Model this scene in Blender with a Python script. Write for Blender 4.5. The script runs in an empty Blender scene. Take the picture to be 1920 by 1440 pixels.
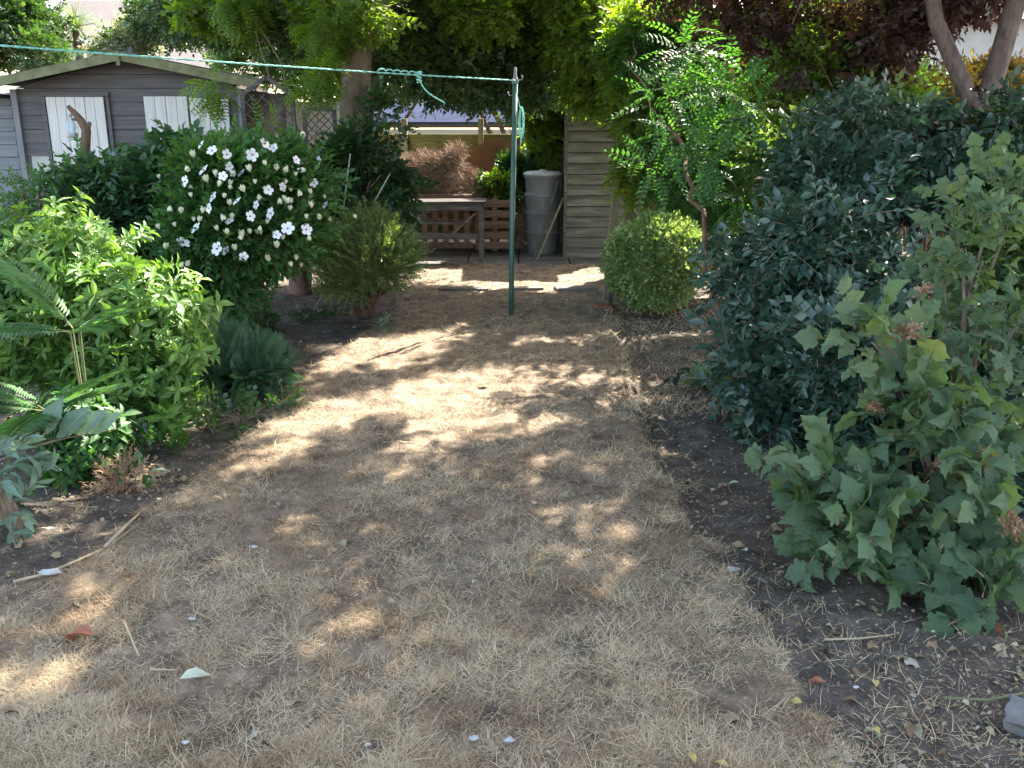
import bpy, bmesh, math, random
import numpy as np
from mathutils import Vector, Matrix, Euler

rng = np.random.default_rng(7)
random.seed(7)
R = math.radians
sc = bpy.context.scene
COL = sc.collection

# ---------------------------------------------------------------- camera
F_PX, PITCH, CAM_H = 1700.0, R(15.8), 1.6
cam_data = bpy.data.cameras.new("camera")
cam = bpy.data.objects.new("camera", cam_data)
COL.objects.link(cam)
cam.location = (0, 0, CAM_H)
cam.rotation_euler = (R(90) - PITCH, 0, 0)
cam_data.sensor_width = 36.0
cam_data.lens = 36.0 * F_PX / 1920.0
cam_data.clip_end = 500
sc.camera = cam

# ---------------------------------------------------------------- sky, sun, exposure
SUN_AZ, SUN_EL = R(32), R(46)
world = bpy.data.worlds.new("World")
sc.world = world
world.use_nodes = True
wn = world.node_tree
sky = wn.nodes.new("ShaderNodeTexSky")
sky.sky_type = 'NISHITA'
sky.sun_disc = False
sky.sun_elevation = SUN_EL
sky.sun_rotation = SUN_AZ
sky.air_density = 1.0
sky.dust_density = 2.0
wn.nodes["Background"].inputs[1].default_value = 0.15
wt = wn.nodes.new("ShaderNodeMixRGB")
wt.blend_type = 'MULTIPLY'
wt.inputs[0].default_value = 1
wt.inputs[2].default_value = (1.10, 1.0, .90, 1)
wn.links.new(sky.outputs[0], wt.inputs[1])
wn.links.new(wt.outputs[0], wn.nodes["Background"].inputs[0])
sd = bpy.data.lights.new("sun", 'SUN')
sd.energy = 4.8
sd.angle = R(0.55)
sd.color = (1.0, 0.94, 0.84)
sun = bpy.data.objects.new("sun", sd)
COL.objects.link(sun)
S = Vector((math.cos(SUN_EL) * math.sin(SUN_AZ), math.cos(SUN_EL) * math.cos(SUN_AZ), math.sin(SUN_EL)))
sun.rotation_euler = S.to_track_quat('Z', 'Y').to_euler()
sun.location = (8, 12, 16)
sc.view_settings.view_transform = 'Standard'
sc.view_settings.look = 'None'
sc.view_settings.gamma = 1.0
sc.view_settings.exposure = 2.7
sc.cycles.max_bounces = 8
sc.cycles.transparent_max_bounces = 4
sc.cycles.use_denoising = True

# ---------------------------------------------------------------- pixel helpers (photo pixels, 1920x1440)
FW = np.array([0, math.cos(PITCH), -math.sin(PITCH)])
UP = np.array([0, math.sin(PITCH), math.cos(PITCH)])
RT = np.array([1.0, 0, 0])
CP = np.array([0, 0, CAM_H])


def ray(px, py):
    return FW + RT * (px - 960) / F_PX + UP * (720 - py) / F_PX


def gnd(px, py, z=0.0):
    d = ray(px, py)
    return CP + d * (z - CAM_H) / d[2]


def atY(px, py, Y):
    d = ray(px, py)
    return CP + d * (Y / d[1])


def to_px(x, y, z=0.0):
    vx, vy, vz = x, y, z - CAM_H
    zc = np.maximum(vy * FW[1] + vz * FW[2], 0.05)
    return 960 + F_PX * vx / zc, 720 - F_PX * (vy * UP[1] + vz * UP[2]) / zc


def depth(p):
    return float(np.dot(p - CP, FW))


# ---------------------------------------------------------------- value noise
_lat = np.random.default_rng(3).random((256, 256))


def noise2(x, y, s=1.0, off=0.0):
    x = np.asarray(x) * s + 37.3 + off
    y = np.asarray(y) * s + 11.7 + off
    xi, yi = np.floor(x).astype(int), np.floor(y).astype(int)
    fx, fy = x - xi, y - yi
    fx = fx * fx * (3 - 2 * fx)
    fy = fy * fy * (3 - 2 * fy)
    g = lambda a, b: _lat[a & 255, b & 255]
    return (g(xi, yi) * (1 - fx) + g(xi + 1, yi) * fx) * (1 - fy) + (g(xi, yi + 1) * (1 - fx) + g(xi + 1, yi + 1) * fx) * fy


# sun flecks: where the crowns let the sun through, as spots on the ground (photo px: cx, cy, rx, ry, tilt, strength)
SPOTS = [
    (1340, 618, 110, 13, 0, 1.2), (1480, 600, 110, 13, 0, 1.2), (1600, 620, 90, 14, 0, 1.0),
    (1085, 655, 110, 16, 0, 1.3), (1200, 640, 60, 12, 0, 1.2), (1290, 690, 60, 20, 0, 1.1), (1000, 725, 200, 26, 0, 1.3),
    (985, 612, 100, 14, 0, .9), (350, 590, 70, 14, 0, 1.2), (335, 640, 70, 16, 0, 1.2), (1100, 640, 40, 8, 0, .6),
    (1010, 765, 215, 56, -6, 1.9), (1110, 735, 110, 34, 0, 1.6), (900, 800, 110, 30, -10, 1.2), (860, 725, 170, 18, -8, .9), (747, 490, 80, 14, 0, 1.2), (1190, 735, 30, 30, 0, .9), (1180, 880, 24, 10, 0, .7), (960, 955, 22, 7, 0, .6), (420, 1040, 30, 8, 0, .6), (1150, 1130, 26, 8, 0, .5), (250, 1130, 40, 9, -15, .6), (760, 1000, 20, 7, 0, .5), (700, 1290, 34, 9, 0, .5), (1100, 1290, 30, 9, 0, .5), (1075, 706, 110, 18, 6, 1.1), (640, 790, 185, 36, -13, 1.2), (560, 835, 120, 26, -22, .8),
    (700, 682, 150, 26, -12, 1.0), (560, 730, 90, 18, -20, .8), (800, 640, 120, 13, -5, .9), (885, 607, 60, 10, 0, 1.1),
    (430, 915, 110, 15, -22, .6), (330, 965, 60, 12, -25, .7), (1240, 770, 52, 26, 0, 1.0), (1310, 705, 60, 20, 0, 1.0),
    (1370, 690, 30, 12, 0, .8), (540, 1030, 42, 15, 0, .6), (648, 1140, 26, 14, 0, .8), (632, 1088, 22, 8, 0, .6),
    (862, 1192, 48, 18, -15, .8), (1050, 1010, 24, 12, -15, .7), (1060, 1074, 26, 10, -20, .7), (1240, 1002, 20, 12, 20, .8),
    (975, 890, 14, 14, 0, .8), (1030, 872, 24, 7, -10, .9), (800, 885, 36, 8, -8, .9), (780, 850, 30, 7, -15, .8),
    (700, 905, 40, 8, -10, .6), (130, 1262, 60, 16, 0, .6), (50, 1320, 50, 24, 0, .7), (372, 1372, 38, 14, -15, .8),
    (575, 1220, 46, 8, 0, .7), (100, 1180, 50, 10, 0, .5), (590, 1330, 30, 8, 0, .4), (1500, 965, 30, 10, 0, .9),
    (1590, 840, 40, 22, 0, .9), (1090, 556, 50, 5, -3, 1.0), (800, 545, 35, 5, 0, .8),
    (775, 512, 40, 8, 0, .9), (205, 900, 60, 26, 0, .9), (130, 1000, 40, 26, 0, .8),
    (90, 1100, 70, 12, -10, .8), (620, 650, 50, 8, 0, .7), (560, 612, 60, 6, -6, .5), (970, 640, 30, 6, 0, .5),
    (1080, 600, 30, 5, 0, .6), (1270, 820, 16, 10, 0, .8), (1275, 850, 18, 9, 0, .8), (1310, 615, 12, 4, 0, .9),
    (1500, 865, 14, 12, 0, .8), (850, 1330, 40, 14, 0, .3), (1130, 640, 50, 5, 0, .4), (940, 1170, 20, 8, 0, .3),
    (60, 870, 150, 60, 0, 1.3), (-120, 900, 200, 90, 0, 1.4), (180, 800, 120, 36, 0, 1.1), (330, 800, 60, 26, 0, .5),
    (560, 610, 150, 30, 0, .0),
]


def lit(gx, gy):
    px, py = to_px(gx, gy)
    zc = np.maximum(gy * FW[1] - CAM_H * FW[2], .5)
    w = np.zeros_like(px)
    for cx, cy, rx, ry, a, st in SPOTS:
        grow = .095 if rx < 70 else .07
        ex = rx * 1.08 + grow * F_PX / zc
        ey = ry * 1.08 + grow * F_PX * CAM_H / zc ** 2
        if rx < 70: st = st * 1.2
        a = R(a)
        dx, dy = px - cx, py - cy
        u = (dx * math.cos(a) + dy * math.sin(a)) / ex
        v = (-dx * math.sin(a) + dy * math.cos(a)) / ey
        w = np.maximum(w, st * np.clip(1.25 - u * u - v * v, 0, 1))
    return w


def in_sun_gap(P):
    """True where a leaf at P would shade one of the sun spots"""
    t = P[:, 2] / S.z
    gx, gy = P[:, 0] - t * S.x, P[:, 1] - t * S.y
    w = lit(gx, gy)
    n = noise2(gx, gy, 5.0) * .6 + noise2(gx, gy, 11.0, 5) * .4
    return w > (0.02 + 0.42 * n * (w < 1.2))


# ---------------------------------------------------------------- materials
def new_mat(name):
    m = bpy.data.materials.new(name)
    m.use_nodes = True
    nt = m.node_tree
    b = nt.nodes["Principled BSDF"]
    return m, nt, b


def ramp(nt, cols, fac):
    r = nt.nodes.new("ShaderNodeValToRGB")
    el = r.color_ramp.elements
    n = len(cols)
    el[0].position, el[0].color = 0.0, (*cols[0], 1)
    el[1].position, el[1].color = 1.0, (*cols[-1], 1)
    for i in range(1, n - 1):
        e = el.new(i / (n - 1))
        e.color = (*cols[i], 1)
    nt.links.new(fac, r.inputs[0])
    return r.outputs[0]


VEINED = set()


def leaf_mat(name, cols, rough=.5, transl=.35, tint=(1.5, 1.5, .5), spec=.4, vein=None):
    m, nt, b = new_mat(name)
    a = nt.nodes.new("ShaderNodeAttribute")
    a.attribute_name = "rnd"
    c = ramp(nt, cols, a.outputs["Fac"])
    n = nt.nodes.new("ShaderNodeTexNoise")
    n.inputs["Scale"].default_value = 35
    mul = nt.nodes.new("ShaderNodeMixRGB")
    mul.blend_type = 'MULTIPLY'
    mul.inputs[0].default_value = .5
    mr = ramp(nt, [(.55, .55, .55), (1.0, 1.0, 1.0), (1, 1, 1)], n.outputs[0])
    nt.links.new(c, mul.inputs[1])
    nt.links.new(mr, mul.inputs[2])
    if vein:
        def mth(op, x, y=None, z=None):
            q_ = nt.nodes.new("ShaderNodeMath")
            q_.operation = op
            for i, v in enumerate((x, y, z)):
                if v is None: continue
                if isinstance(v, (int, float)): q_.inputs[i].default_value = v
                else: nt.links.new(v, q_.inputs[i])
            return q_.outputs[0]
        lu = nt.nodes.new("ShaderNodeAttribute")
        lu.attribute_name = "leaf_uv"
        sp = nt.nodes.new("ShaderNodeSeparateXYZ")
        nt.links.new(lu.outputs["Vector"], sp.inputs[0])
        ax = mth('ABSOLUTE', sp.outputs[0])
        side = mth('SUBTRACT', sp.outputs[1], mth('MULTIPLY', ax, .75))
        pp = mth('PINGPONG', side, .075)
        ve = mth('SUBTRACT', 1.0, mth('MULTIPLY', pp, 60.0))
        mid = mth('SUBTRACT', 1.0, mth('MULTIPLY', ax, 40.0))
        vv = mth('MAXIMUM', ve, mid)
        cl = nt.nodes.new("ShaderNodeClamp")
        nt.links.new(vv, cl.inputs[0])
        vm = nt.nodes.new("ShaderNodeMixRGB")
        vm.inputs[2].default_value = (*vein, 1)
        nt.links.new(mth('MULTIPLY', cl.outputs[0], .55), vm.inputs[0])
        nt.links.new(mul.outputs[0], vm.inputs[1])
        mul = vm
        bp = nt.nodes.new("ShaderNodeBump")
        bp.inputs["Strength"].default_value = .6
        bp.inputs["Distance"].default_value = .003
        bp.invert = True
        nt.links.new(cl.outputs[0], bp.inputs["Height"])
        nt.links.new(bp.outputs[0], b.inputs["Normal"])
    nt.links.new(mul.outputs[0], b.inputs["Base Color"])
    b.inputs["Roughness"].default_value = rough
    b.inputs["Specular IOR Level"].default_value = spec
    t = nt.nodes.new("ShaderNodeBsdfTranslucent")
    tc = nt.nodes.new("ShaderNodeMixRGB")
    tc.blend_type = 'MULTIPLY'
    tc.inputs[0].default_value = 1
    tc.inputs[2].default_value = (*tint, 1)
    nt.links.new(mul.outputs[0], tc.inputs[1])
    nt.links.new(tc.outputs[0], t.inputs[0])
    mx = nt.nodes.new("ShaderNodeMixShader")
    mx.inputs[0].default_value = transl
    nt.links.new(b.outputs[0], mx.inputs[1])
    nt.links.new(t.outputs[0], mx.inputs[2])
    nt.links.new(mx.outputs[0], nt.nodes["Material Output"].inputs[0])
    return m


def tex_mat(name, cols, scale=8, stretch=(1, 1, 1), rough=.8, bump=.3, detail=6, spec=.3, metal=0, speck=None, bdist=.01, dist=.0):
    m, nt, b = new_mat(name)
    tc = nt.nodes.new("ShaderNodeTexCoord")
    mp = nt.nodes.new("ShaderNodeMapping")
    mp.inputs["Scale"].default_value = stretch
    nt.links.new(tc.outputs["Object"], mp.inputs[0])
    n = nt.nodes.new("ShaderNodeTexNoise")
    n.inputs["Scale"].default_value = scale
    n.inputs["Detail"].default_value = detail
    n.inputs["Roughness"].default_value = .65
    n.inputs["Distortion"].default_value = dist
    nt.links.new(mp.outputs[0], n.inputs["Vector"])
    st = nt.nodes.new("ShaderNodeMapRange")
    st.inputs["From Min"].default_value = .28
    st.inputs["From Max"].default_value = .72
    nt.links.new(n.outputs[0], st.inputs[0])
    c = ramp(nt, cols, st.outputs[0])
    if speck:
        v = nt.nodes.new("ShaderNodeTexNoise")
        v.inputs["Scale"].default_value = speck[0]
        v.inputs["Detail"].default_value = 2
        nt.links.new(tc.outputs["Object"], v.inputs["Vector"])
        k = nt.nodes.new("ShaderNodeMapRange")
        k.inputs["From Min"].default_value = speck[1]
        k.inputs["From Max"].default_value = speck[1] + .06
        nt.links.new(v.outputs[0], k.inputs[0])
        mx = nt.nodes.new("ShaderNodeMixRGB")
        mx.inputs[2].default_value = (*speck[2], 1)
        nt.links.new(k.outputs[0], mx.inputs[0])
        nt.links.new(c, mx.inputs[1])
        c = mx.outputs[0]
    nt.links.new(c, b.inputs["Base Color"])
    b.inputs["Roughness"].default_value = rough
    b.inputs["Specular IOR Level"].default_value = spec
    b.inputs["Metallic"].default_value = metal
    if bump:
        bp = nt.nodes.new("ShaderNodeBump")
        bp.inputs["Strength"].default_value = bump
        bp.inputs["Distance"].default_value = bdist
        nt.links.new(n.outputs[0], bp.inputs["Height"])
        nt.links.new(bp.outputs[0], b.inputs["Normal"])
    return m


def attr_mat(name, cols, rough=.8, spec=.2, transl=0):
    m, nt, b = new_mat(name)
    a = nt.nodes.new("ShaderNodeAttribute")
    a.attribute_name = "rnd"
    c = ramp(nt, cols, a.outputs["Fac"])
    nt.links.new(c, b.inputs["Base Color"])
    b.inputs["Roughness"].default_value = rough
    b.inputs["Specular IOR Level"].default_value = spec
    return m


M = {}
M['bark_brown'] = tex_mat('bark_brown', [(.05, .032, .02), (.14, .09, .06), (.2, .14, .1)], 9, (3, 3, .6), .9, .6, bdist=.02)
M['bark_tan'] = tex_mat('bark_tan', [(.08, .055, .04), (.17, .12, .085), (.26, .2, .15)], 5, (3, 3, .5), .9, .7, bdist=.03)
M['bark_red'] = tex_mat('bark_red', [(.07, .035, .024), (.16, .085, .06), (.23, .14, .1)], 8, (3, 3, .5), .85, .5, bdist=.01)
M['bark_plum'] = tex_mat('bark_plum', [(.05, .035, .035), (.14, .1, .09), (.22, .18, .15)], 9, (2, 2, .8), .8, .5, bdist=.02)
M['twig'] = tex_mat('twig', [(.12, .08, .05), (.3, .22, .15)], 12, (1, 1, 1), .9, .3)
M['twig_green'] = tex_mat('twig_green', [(.1, .12, .05), (.2, .2, .1)], 12, (1, 1, 1), .8, .2)

M['shed_paint'] = tex_mat('shed_grey_stain', [(.075, .069, .071), (.11, .102, .104), (.15, .14, .14)], 4, (.5, 1, 9), .75, .25)
M['shed_trim'] = tex_mat('shed_trim_grey', [(.16, .16, .17), (.24, .24, .25)], 6, (4, 4, .5), .75, .2)
M['white_paint'] = tex_mat('weathered_white_paint', [(.48, .46, .43), (.62, .60, .57), (.68, .66, .63)], 5, (6, 1, .5), .6, .12, spec=.3)
M['fascia'] = tex_mat('mossy_fascia', [(.09, .1, .045), (.17, .17, .09), (.26, .24, .15)], 7, (1, 1, 1), .9, .3)
M['felt'] = tex_mat('roof_felt', [(.05, .055, .05), (.1, .11, .09)], 30, (1, 1, 1), .95, .4)
M['old_wood'] = tex_mat('weathered_planks', [(.065, .065, .048), (.15, .147, .118), (.26, .25, .215)], 5, (.5, 1, 3.5), .85, .3, dist=.6)
M['old_wood_v'] = tex_mat('weathered_post_wood', [(.11, .1, .06), (.2, .18, .11), (.3, .28, .19)], 6, (8, 8, .5), .85, .4, dist=.4)
M['dark_wood'] = tex_mat('dark_grey_wood', [(.05, .045, .04), (.11, .1, .095), (.2, .185, .17)], 7, (.6, 3, 6), .8, .3)
M['pallet'] = tex_mat('pallet_wood', [(.09, .05, .035), (.18, .11, .08), (.25, .17, .12)], 7, (.6, 3, 6), .85, .3)
M['fence_green'] = tex_mat('mossy_fence', [(.07, .075, .02), (.14, .145, .045), (.22, .2, .09)], 7, (.5, 1, 6), .85, .3)
M['post_green'] = tex_mat('green_painted_metal', [(.03, .075, .06), (.045, .1, .08), (.10, .13, .11)], 14, (1, 1, .4), .4, .08, spec=.5)
M['cord'] = tex_mat('teal_cord', [(.08, .38, .33), (.25, .6, .52), (.5, .75, .68)], 60, (1, 1, 1), .7, .3)
M['grey_plastic'] = tex_mat('grey_plastic', [(.13, .14, .14), (.2, .21, .215)], 6, (1, 1, 1), .45, .05, spec=.5)
M['rust'] = tex_mat('rusty_board', [(.10, .05, .022), (.17, .085, .035), (.2, .11, .05)], 4, (1, 1, 1), .8, .2)
M['slab'] = tex_mat('concrete_slab', [(.075, .067, .058), (.13, .115, .1), (.19, .17, .15)], 5, (1, 1, 1), .9, .4, speck=(40, .6, (.12, .11, .08)))
M['brick'] = tex_mat('red_brick', [(.2, .07, .04), (.36, .15, .09)], 20, (1, 1, 1), .9, .4)
M['terracotta'] = tex_mat('terracotta', [(.14, .075, .06), (.22, .12, .1), (.26, .17, .15)], 7, (1, 1, 1), .85, .2)
M['soil'] = tex_mat('dark_soil', [(.032, .025, .019), (.065, .052, .04), (.108, .086, .065), (.165, .132, .096)], 11, (1, 1, 1), .95, 1.0, detail=12, speck=(130, .64, (.25, .21, .17)), bdist=.03)
M['thatch'] = tex_mat('dry_turf', [(.048, .033, .021), (.108, .078, .051), (.195, .143, .094), (.31, .24, .16)], 9, (1, 1, 1), .95, 1.0, detail=14, speck=(90, .62, (.34, .28, .2)), bdist=.02)
M['house_wall'] = tex_mat('tan_render', [(.30, .25, .21), (.38, .32, .27)], 3, (1, 1, 1), .9, .1)
M['house_roof'] = tex_mat('tiled_roof', [(.2, .16, .14), (.32, .26, .22)], 14, (1, 1, 1), .9, .4)
M['pale_wall'] = tex_mat('pale_wall', [(.42, .4, .38), (.55, .53, .5)], 3, (1, 1, 1), .9, .1)
M['white_wall'] = tex_mat('white_wall', [(.7, .68, .66), (.8, .78, .76)], 3, (1, 1, 1), .8, .1)
M['blue_roof'] = tex_mat('blue_sheet_roof', [(.03, .037, .065), (.045, .052, .09)], 5, (1, 1, 1), .9, .1, spec=0)
M['glass_dark'] = tex_mat('window_pane', [(.03, .035, .04), (.05, .055, .06)], 3, (1, 1, 1), .1, 0, spec=.6)
M['paper'] = tex_mat('white_scrap', [(.3, .29, .28), (.46, .45, .44)], 30, (1, 1, 1), .7, .2)
M['pale_leaf'] = tex_mat('pale_dry_leaf', [(.38, .4, .28), (.52, .52, .4)], 20, (1, 1, 1), .7, .2)
M['yellow_leaf'] = tex_mat('yellow_leaf', [(.38, .28, .07), (.5, .42, .17)], 20, (1, 1, 1), .6, .2)
M['rust_leaf'] = tex_mat('rust_leaf', [(.2, .07, .04), (.34, .13, .07)], 20, (1, 1, 1), .7, .2)
M['straw_stick'] = tex_mat('straw_stick', [(.32, .24, .14), (.5, .4, .26)], 12, (1, 1, 1), .8, .2)
M['apple'] = tex_mat('green_apple_skin', [(.11, .17, .06), (.19, .26, .1)], 9, (1, 1, 1), .4, .02, spec=.5)
M['flower'] = tex_mat('white_petal', [(.8, .79, .82), (.86, .85, .88)], 30, (1, 1, 1), .6, 0)
M['flower_eye'] = tex_mat('flower_eye', [(.3, .05, .1), (.35, .1, .12)], 30, (1, 1, 1), .6, 0)
M['bud'] = tex_mat('cream_bud', [(.62, .6, .42), (.78, .76, .6)], 30, (1, 1, 1), .6, 0)
M['stone'] = tex_mat('grey_stone', [(.1, .095, .09), (.2, .19, .175)], 8, (1, 1, 1), .85, .4)

# leaves
M['l_evergreen'] = leaf_mat('evergreen_leaf', [(.016, .038, .014), (.035, .075, .025), (.06, .115, .035), (.11, .17, .05)], .38, .22, (1.9, 2.2, .45), .5)
M['l_canopy'] = leaf_mat('canopy_leaf', [(.04, .085, .02), (.08, .16, .035)], .45, .35, (1.6, 1.8, .4))
M['l_bright'] = leaf_mat('bright_leaf', [(.07, .13, .02), (.12, .21, .03), (.17, .27, .04)], .45, .55, (2.0, 1.9, .45))
M['l_ivy'] = leaf_mat('ivy_leaf', [(.012, .04, .014), (.03, .075, .022), (.055, .12, .03)], .35, .2, (1.7, 2, .5), .5)
M['l_robinia'] = leaf_mat('pinnate_leaf', [(.035, .11, .035), (.06, .17, .05), (.1, .23, .05)], .5, .45, (1.7, 1.7, .4))
M['l_plum'] = leaf_mat('plum_leaf', [(.03, .022, .024), (.055, .034, .034), (.075, .05, .04), (.14, .085, .035)], .4, .35, (2.4, 1.3, .8), .5)
M['l_orange'] = leaf_mat('autumn_leaf', [(.14, .17, .04), (.2, .13, .05), (.1, .17, .035)], .5, .5, (1.5, 1.4, .5))
M['l_blue'] = leaf_mat('bluish_evergreen_leaf', [(.018, .044, .03), (.03, .068, .046), (.05, .098, .064), (.085, .145, .075)], .38, .12, (1.2, 1.6, .6), .6)
M['l_mallow'] = leaf_mat('mallow_leaf', [(.055, .1, .055), (.09, .15, .08), (.14, .205, .115), (.26, .29, .13)], .6, .4, (1.4, 1.5, .5), .3, vein=(.2, .27, .13))
M['l_choisya'] = leaf_mat('yellow_green_leaf', [(.03, .09, .02), (.07, .17, .03), (.12, .25, .045), (.2, .33, .07), (.4, .43, .2)], .35, .35, (1.4, 1.4, .5), .5, vein=(.25, .34, .12))
M['l_mixed'] = leaf_mat('mixed_green_leaf', [(.02, .05, .03), (.04, .085, .045), (.08, .15, .04), (.15, .22, .05), (.2, .2, .07)], .4, .4, (1.7, 1.7, .5), .5)
M['l_fern'] = leaf_mat('fern_leaf', [(.07, .15, .06), (.11, .22, .09), (.17, .29, .14)], .55, .4, (1.3, 1.5, .5))
M['l_fernblue'] = leaf_mat('grey_green_frond', [(.055, .125, .07), (.1, .19, .11)], .6, .3, (1.3, 1.5, .6))
M['l_hydr'] = leaf_mat('dark_broad_leaf', [(.02, .06, .025), (.04, .1, .04), (.06, .14, .055)], .4, .25, (1.4, 1.7, .5), .5, vein=(.09, .17, .07))
M['l_hibiscus'] = leaf_mat('hibiscus_leaf', [(.03, .085, .025), (.055, .14, .038), (.09, .19, .05)], .5, .35, (1.5, 1.7, .5))
M['l_low'] = leaf_mat('narrow_leaf', [(.05, .1, .03), (.1, .17, .05), (.19, .27, .09), (.3, .36, .16)], .45, .35, (1.4, 1.4, .6))
M['l_varieg'] = leaf_mat('variegated_leaf', [(.1, .18, .05), (.2, .31, .09), (.33, .42, .17), (.56, .6, .38)], .4, .35, (1.3, 1.3, .6))
M['l_sage'] = leaf_mat('sage_leaf', [(.10, .17, .12), (.17, .25, .18), (.26, .35, .25)], .6, .3, (1.2, 1.4, .7), vein=(.32, .4, .3))
M['l_pale'] = leaf_mat('pale_shrub_leaf', [(.2, .24, .14), (.34, .34, .24), (.3, .36, .2)], .6, .4, (1.2, 1.2, .7))
M['l_dry'] = leaf_mat('dry_head', [(.2, .1, .05), (.36, .22, .13), (.5, .37, .27)], .8, .2, (1.2, 1, .8), .1)
M['l_litter'] = attr_mat('leaf_litter', [(.05, .035, .02), (.13, .08, .045), (.22, .14, .08), (.33, .25, .15), (.24, .2, .12), (.42, .36, .27), (.13, .16, .07)])
M['grass'] = attr_mat('dry_grass_blade', [(.07, .04, .022), (.185, .113, .06), (.315, .212, .118), (.45, .33, .19), (.58, .455, .3), (.15, .175, .075)], .7)
M['heap'] = attr_mat('dead_twig', [(.07, .042, .028), (.17, .11, .075), (.32, .23, .17), (.52, .42, .33)])
M['l_yucca'] = leaf_mat('sword_leaf', [(.1, .17, .06), (.2, .28, .1), (.3, .36, .16)], .5, .3, (1.3, 1.3, .6))


VEINED.update(('l_mallow', 'l_choisya', 'l_hydr', 'l_sage'))

# ---------------------------------------------------------------- object helpers
def tag(o, label=None, cat=None, group=None, kind=None):
    if label: o['label'] = label
    if cat: o['category'] = cat
    if group: o['group'] = group
    if kind: o['kind'] = kind
    return o


def empty(name, loc, label, cat, group=None):
    o = bpy.data.objects.new(name, None)
    COL.objects.link(o)
    o.location = loc
    o.empty_display_size = .1
    return tag(o, label, cat, group)


def link(name, me, parent=None, origin=None):
    """mesh data is in world coordinates; under a parent the object keeps them"""
    o = bpy.data.objects.new(name, me)
    COL.objects.link(o)
    if parent is not None:
        o.parent = parent
        o.location = -Vector(parent.location)
    return o


class MB:
    """collects boxes, tubes, lathes into one mesh"""

    def __init__(s):
        s.v, s.f, s.mi = [], [], []

    def add(s, V, Fs, mi=0):
        b = len(s.v)
        s.v += [tuple(map(float, p)) for p in V]
        s.f += [tuple(b + i for i in f) for f in Fs]
        s.mi += [mi] * len(Fs)

    def box(s, c, size, rot=None, mi=0, bev=0.0):
        hx, hy, hz = [a / 2 for a in size]
        if bev <= 0:
            V = [(x, y, z) for x in (-hx, hx) for y in (-hy, hy) for z in (-hz, hz)]
            Fs = [(0, 1, 3, 2), (4, 6, 7, 5), (0, 4, 5, 1), (2, 3, 7, 6), (0, 2, 6, 4), (1, 5, 7, 3)]
        else:
            bm = bmesh.new()
            bmesh.ops.create_cube(bm, size=1)
            for v in bm.verts: v.co = Vector((v.co.x * size[0], v.co.y * size[1], v.co.z * size[2]))
            bmesh.ops.bevel(bm, geom=list(bm.edges), offset=bev, segments=2, affect='EDGES', profile=.5)
            bm.verts.ensure_lookup_table()
            V = [tuple(v.co) for v in bm.verts]
            Fs = [tuple(v.index for v in f.verts) for f in bm.faces]
            bm.free()
        m = rot if rot is not None else Matrix.Identity(3)
        s.add([tuple(m @ Vector(p) + Vector(c)) for p in V], Fs, mi)

    def bar(s, a, b, w, t, mi=0, upv=(0, 0, 1), bev=0.0):
        a, b = Vector(a), Vector(b)
        d = (b - a)
        L = d.length
        x = d.normalized()
        u = Vector(upv)
        if abs(x.dot(u)) > .98: u = Vector((0, 1, 0))
        y = u.cross(x).normalized()
        z = x.cross(y)
        m = Matrix((x, y, z)).transposed()
        s.box((a + b) / 2, (L, t, w), m, mi, bev)

    def tube(s, pts, rad, n=8, mi=0, cap=True):
        pts = [Vector(p) for p in pts]
        if not hasattr(rad, '__len__'): rad = [rad] * len(pts)
        V, Fs = [], []
        pu = None
        for i, p in enumerate(pts):
            t = (pts[min(i + 1, len(pts) - 1)] - pts[max(i - 1, 0)])
            if t.length < 1e-9: t = Vector((0, 0, 1))
            t.normalize()
            if pu is None:
                pu = t.orthogonal().normalized()
            pu = (pu - t * pu.dot(t)).normalized()
            w = t.cross(pu)
            for k in range(n):
                a = 2 * math.pi * k / n
                V.append(p + (pu * math.cos(a) + w * math.sin(a)) * rad[i])
        for i in range(len(pts) - 1):
            for k in range(n):
                a, b = i * n + k, i * n + (k + 1) % n
                Fs.append((a, b, b + n, a + n))
        if cap:
            Fs.append(tuple(range(n - 1, -1, -1)))
            Fs.append(tuple((len(pts) - 1) * n + k for k in range(n)))
        s.add(V, Fs, mi)

    def lathe(s, prof, c, n=24, mi=0):
        V, Fs = [], []
        for (r, z) in prof:
            for k in range(n):
                a = 2 * math.pi * k / n
                V.append((c[0] + r * math.cos(a), c[1] + r * math.sin(a), c[2] + z))
        for i in range(len(prof) - 1):
            for k in range(n):
                a, b = i * n + k, i * n + (k + 1) % n
                Fs.append((a, b, b + n, a + n))
        Fs.append(tuple(range(n - 1, -1, -1)))
        Fs.append(tuple((len(prof) - 1) * n + k for k in range(n)))
        s.add(V, Fs, mi)

    def build(s, name, mats, parent=None, smooth=False):
        me = bpy.data.meshes.new(name)
        me.from_pydata(s.v, [], s.f)
        if not isinstance(mats, (list, tuple)): mats = [mats]
        for m in mats: me.materials.append(M[m] if isinstance(m, str) else m)
        me.polygons.foreach_set('material_index', s.mi)
        if smooth: me.polygons.foreach_set('use_smooth', [True] * len(s.f))
        me.update()
        return link(name, me, parent)


# ---------------------------------------------------------------- leaf templates
class Tpl:
    def __init__(s):
        s.V, s.F, s.id, s.mi, s.L = [], [], [], [], []
        s.n = 0

    def add(s, V, Fs, mi=0, L=None):
        b = len(s.V)
        s.V += [tuple(p) for p in V]
        s.L += [(p[0], p[1]) for p in (L if L is not None else V)]
        s.F += [tuple(b + i for i in f) for f in Fs]
        s.id += [s.n] * len(Fs)
        s.mi += [mi] * len(Fs)
        s.n += 1


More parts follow.
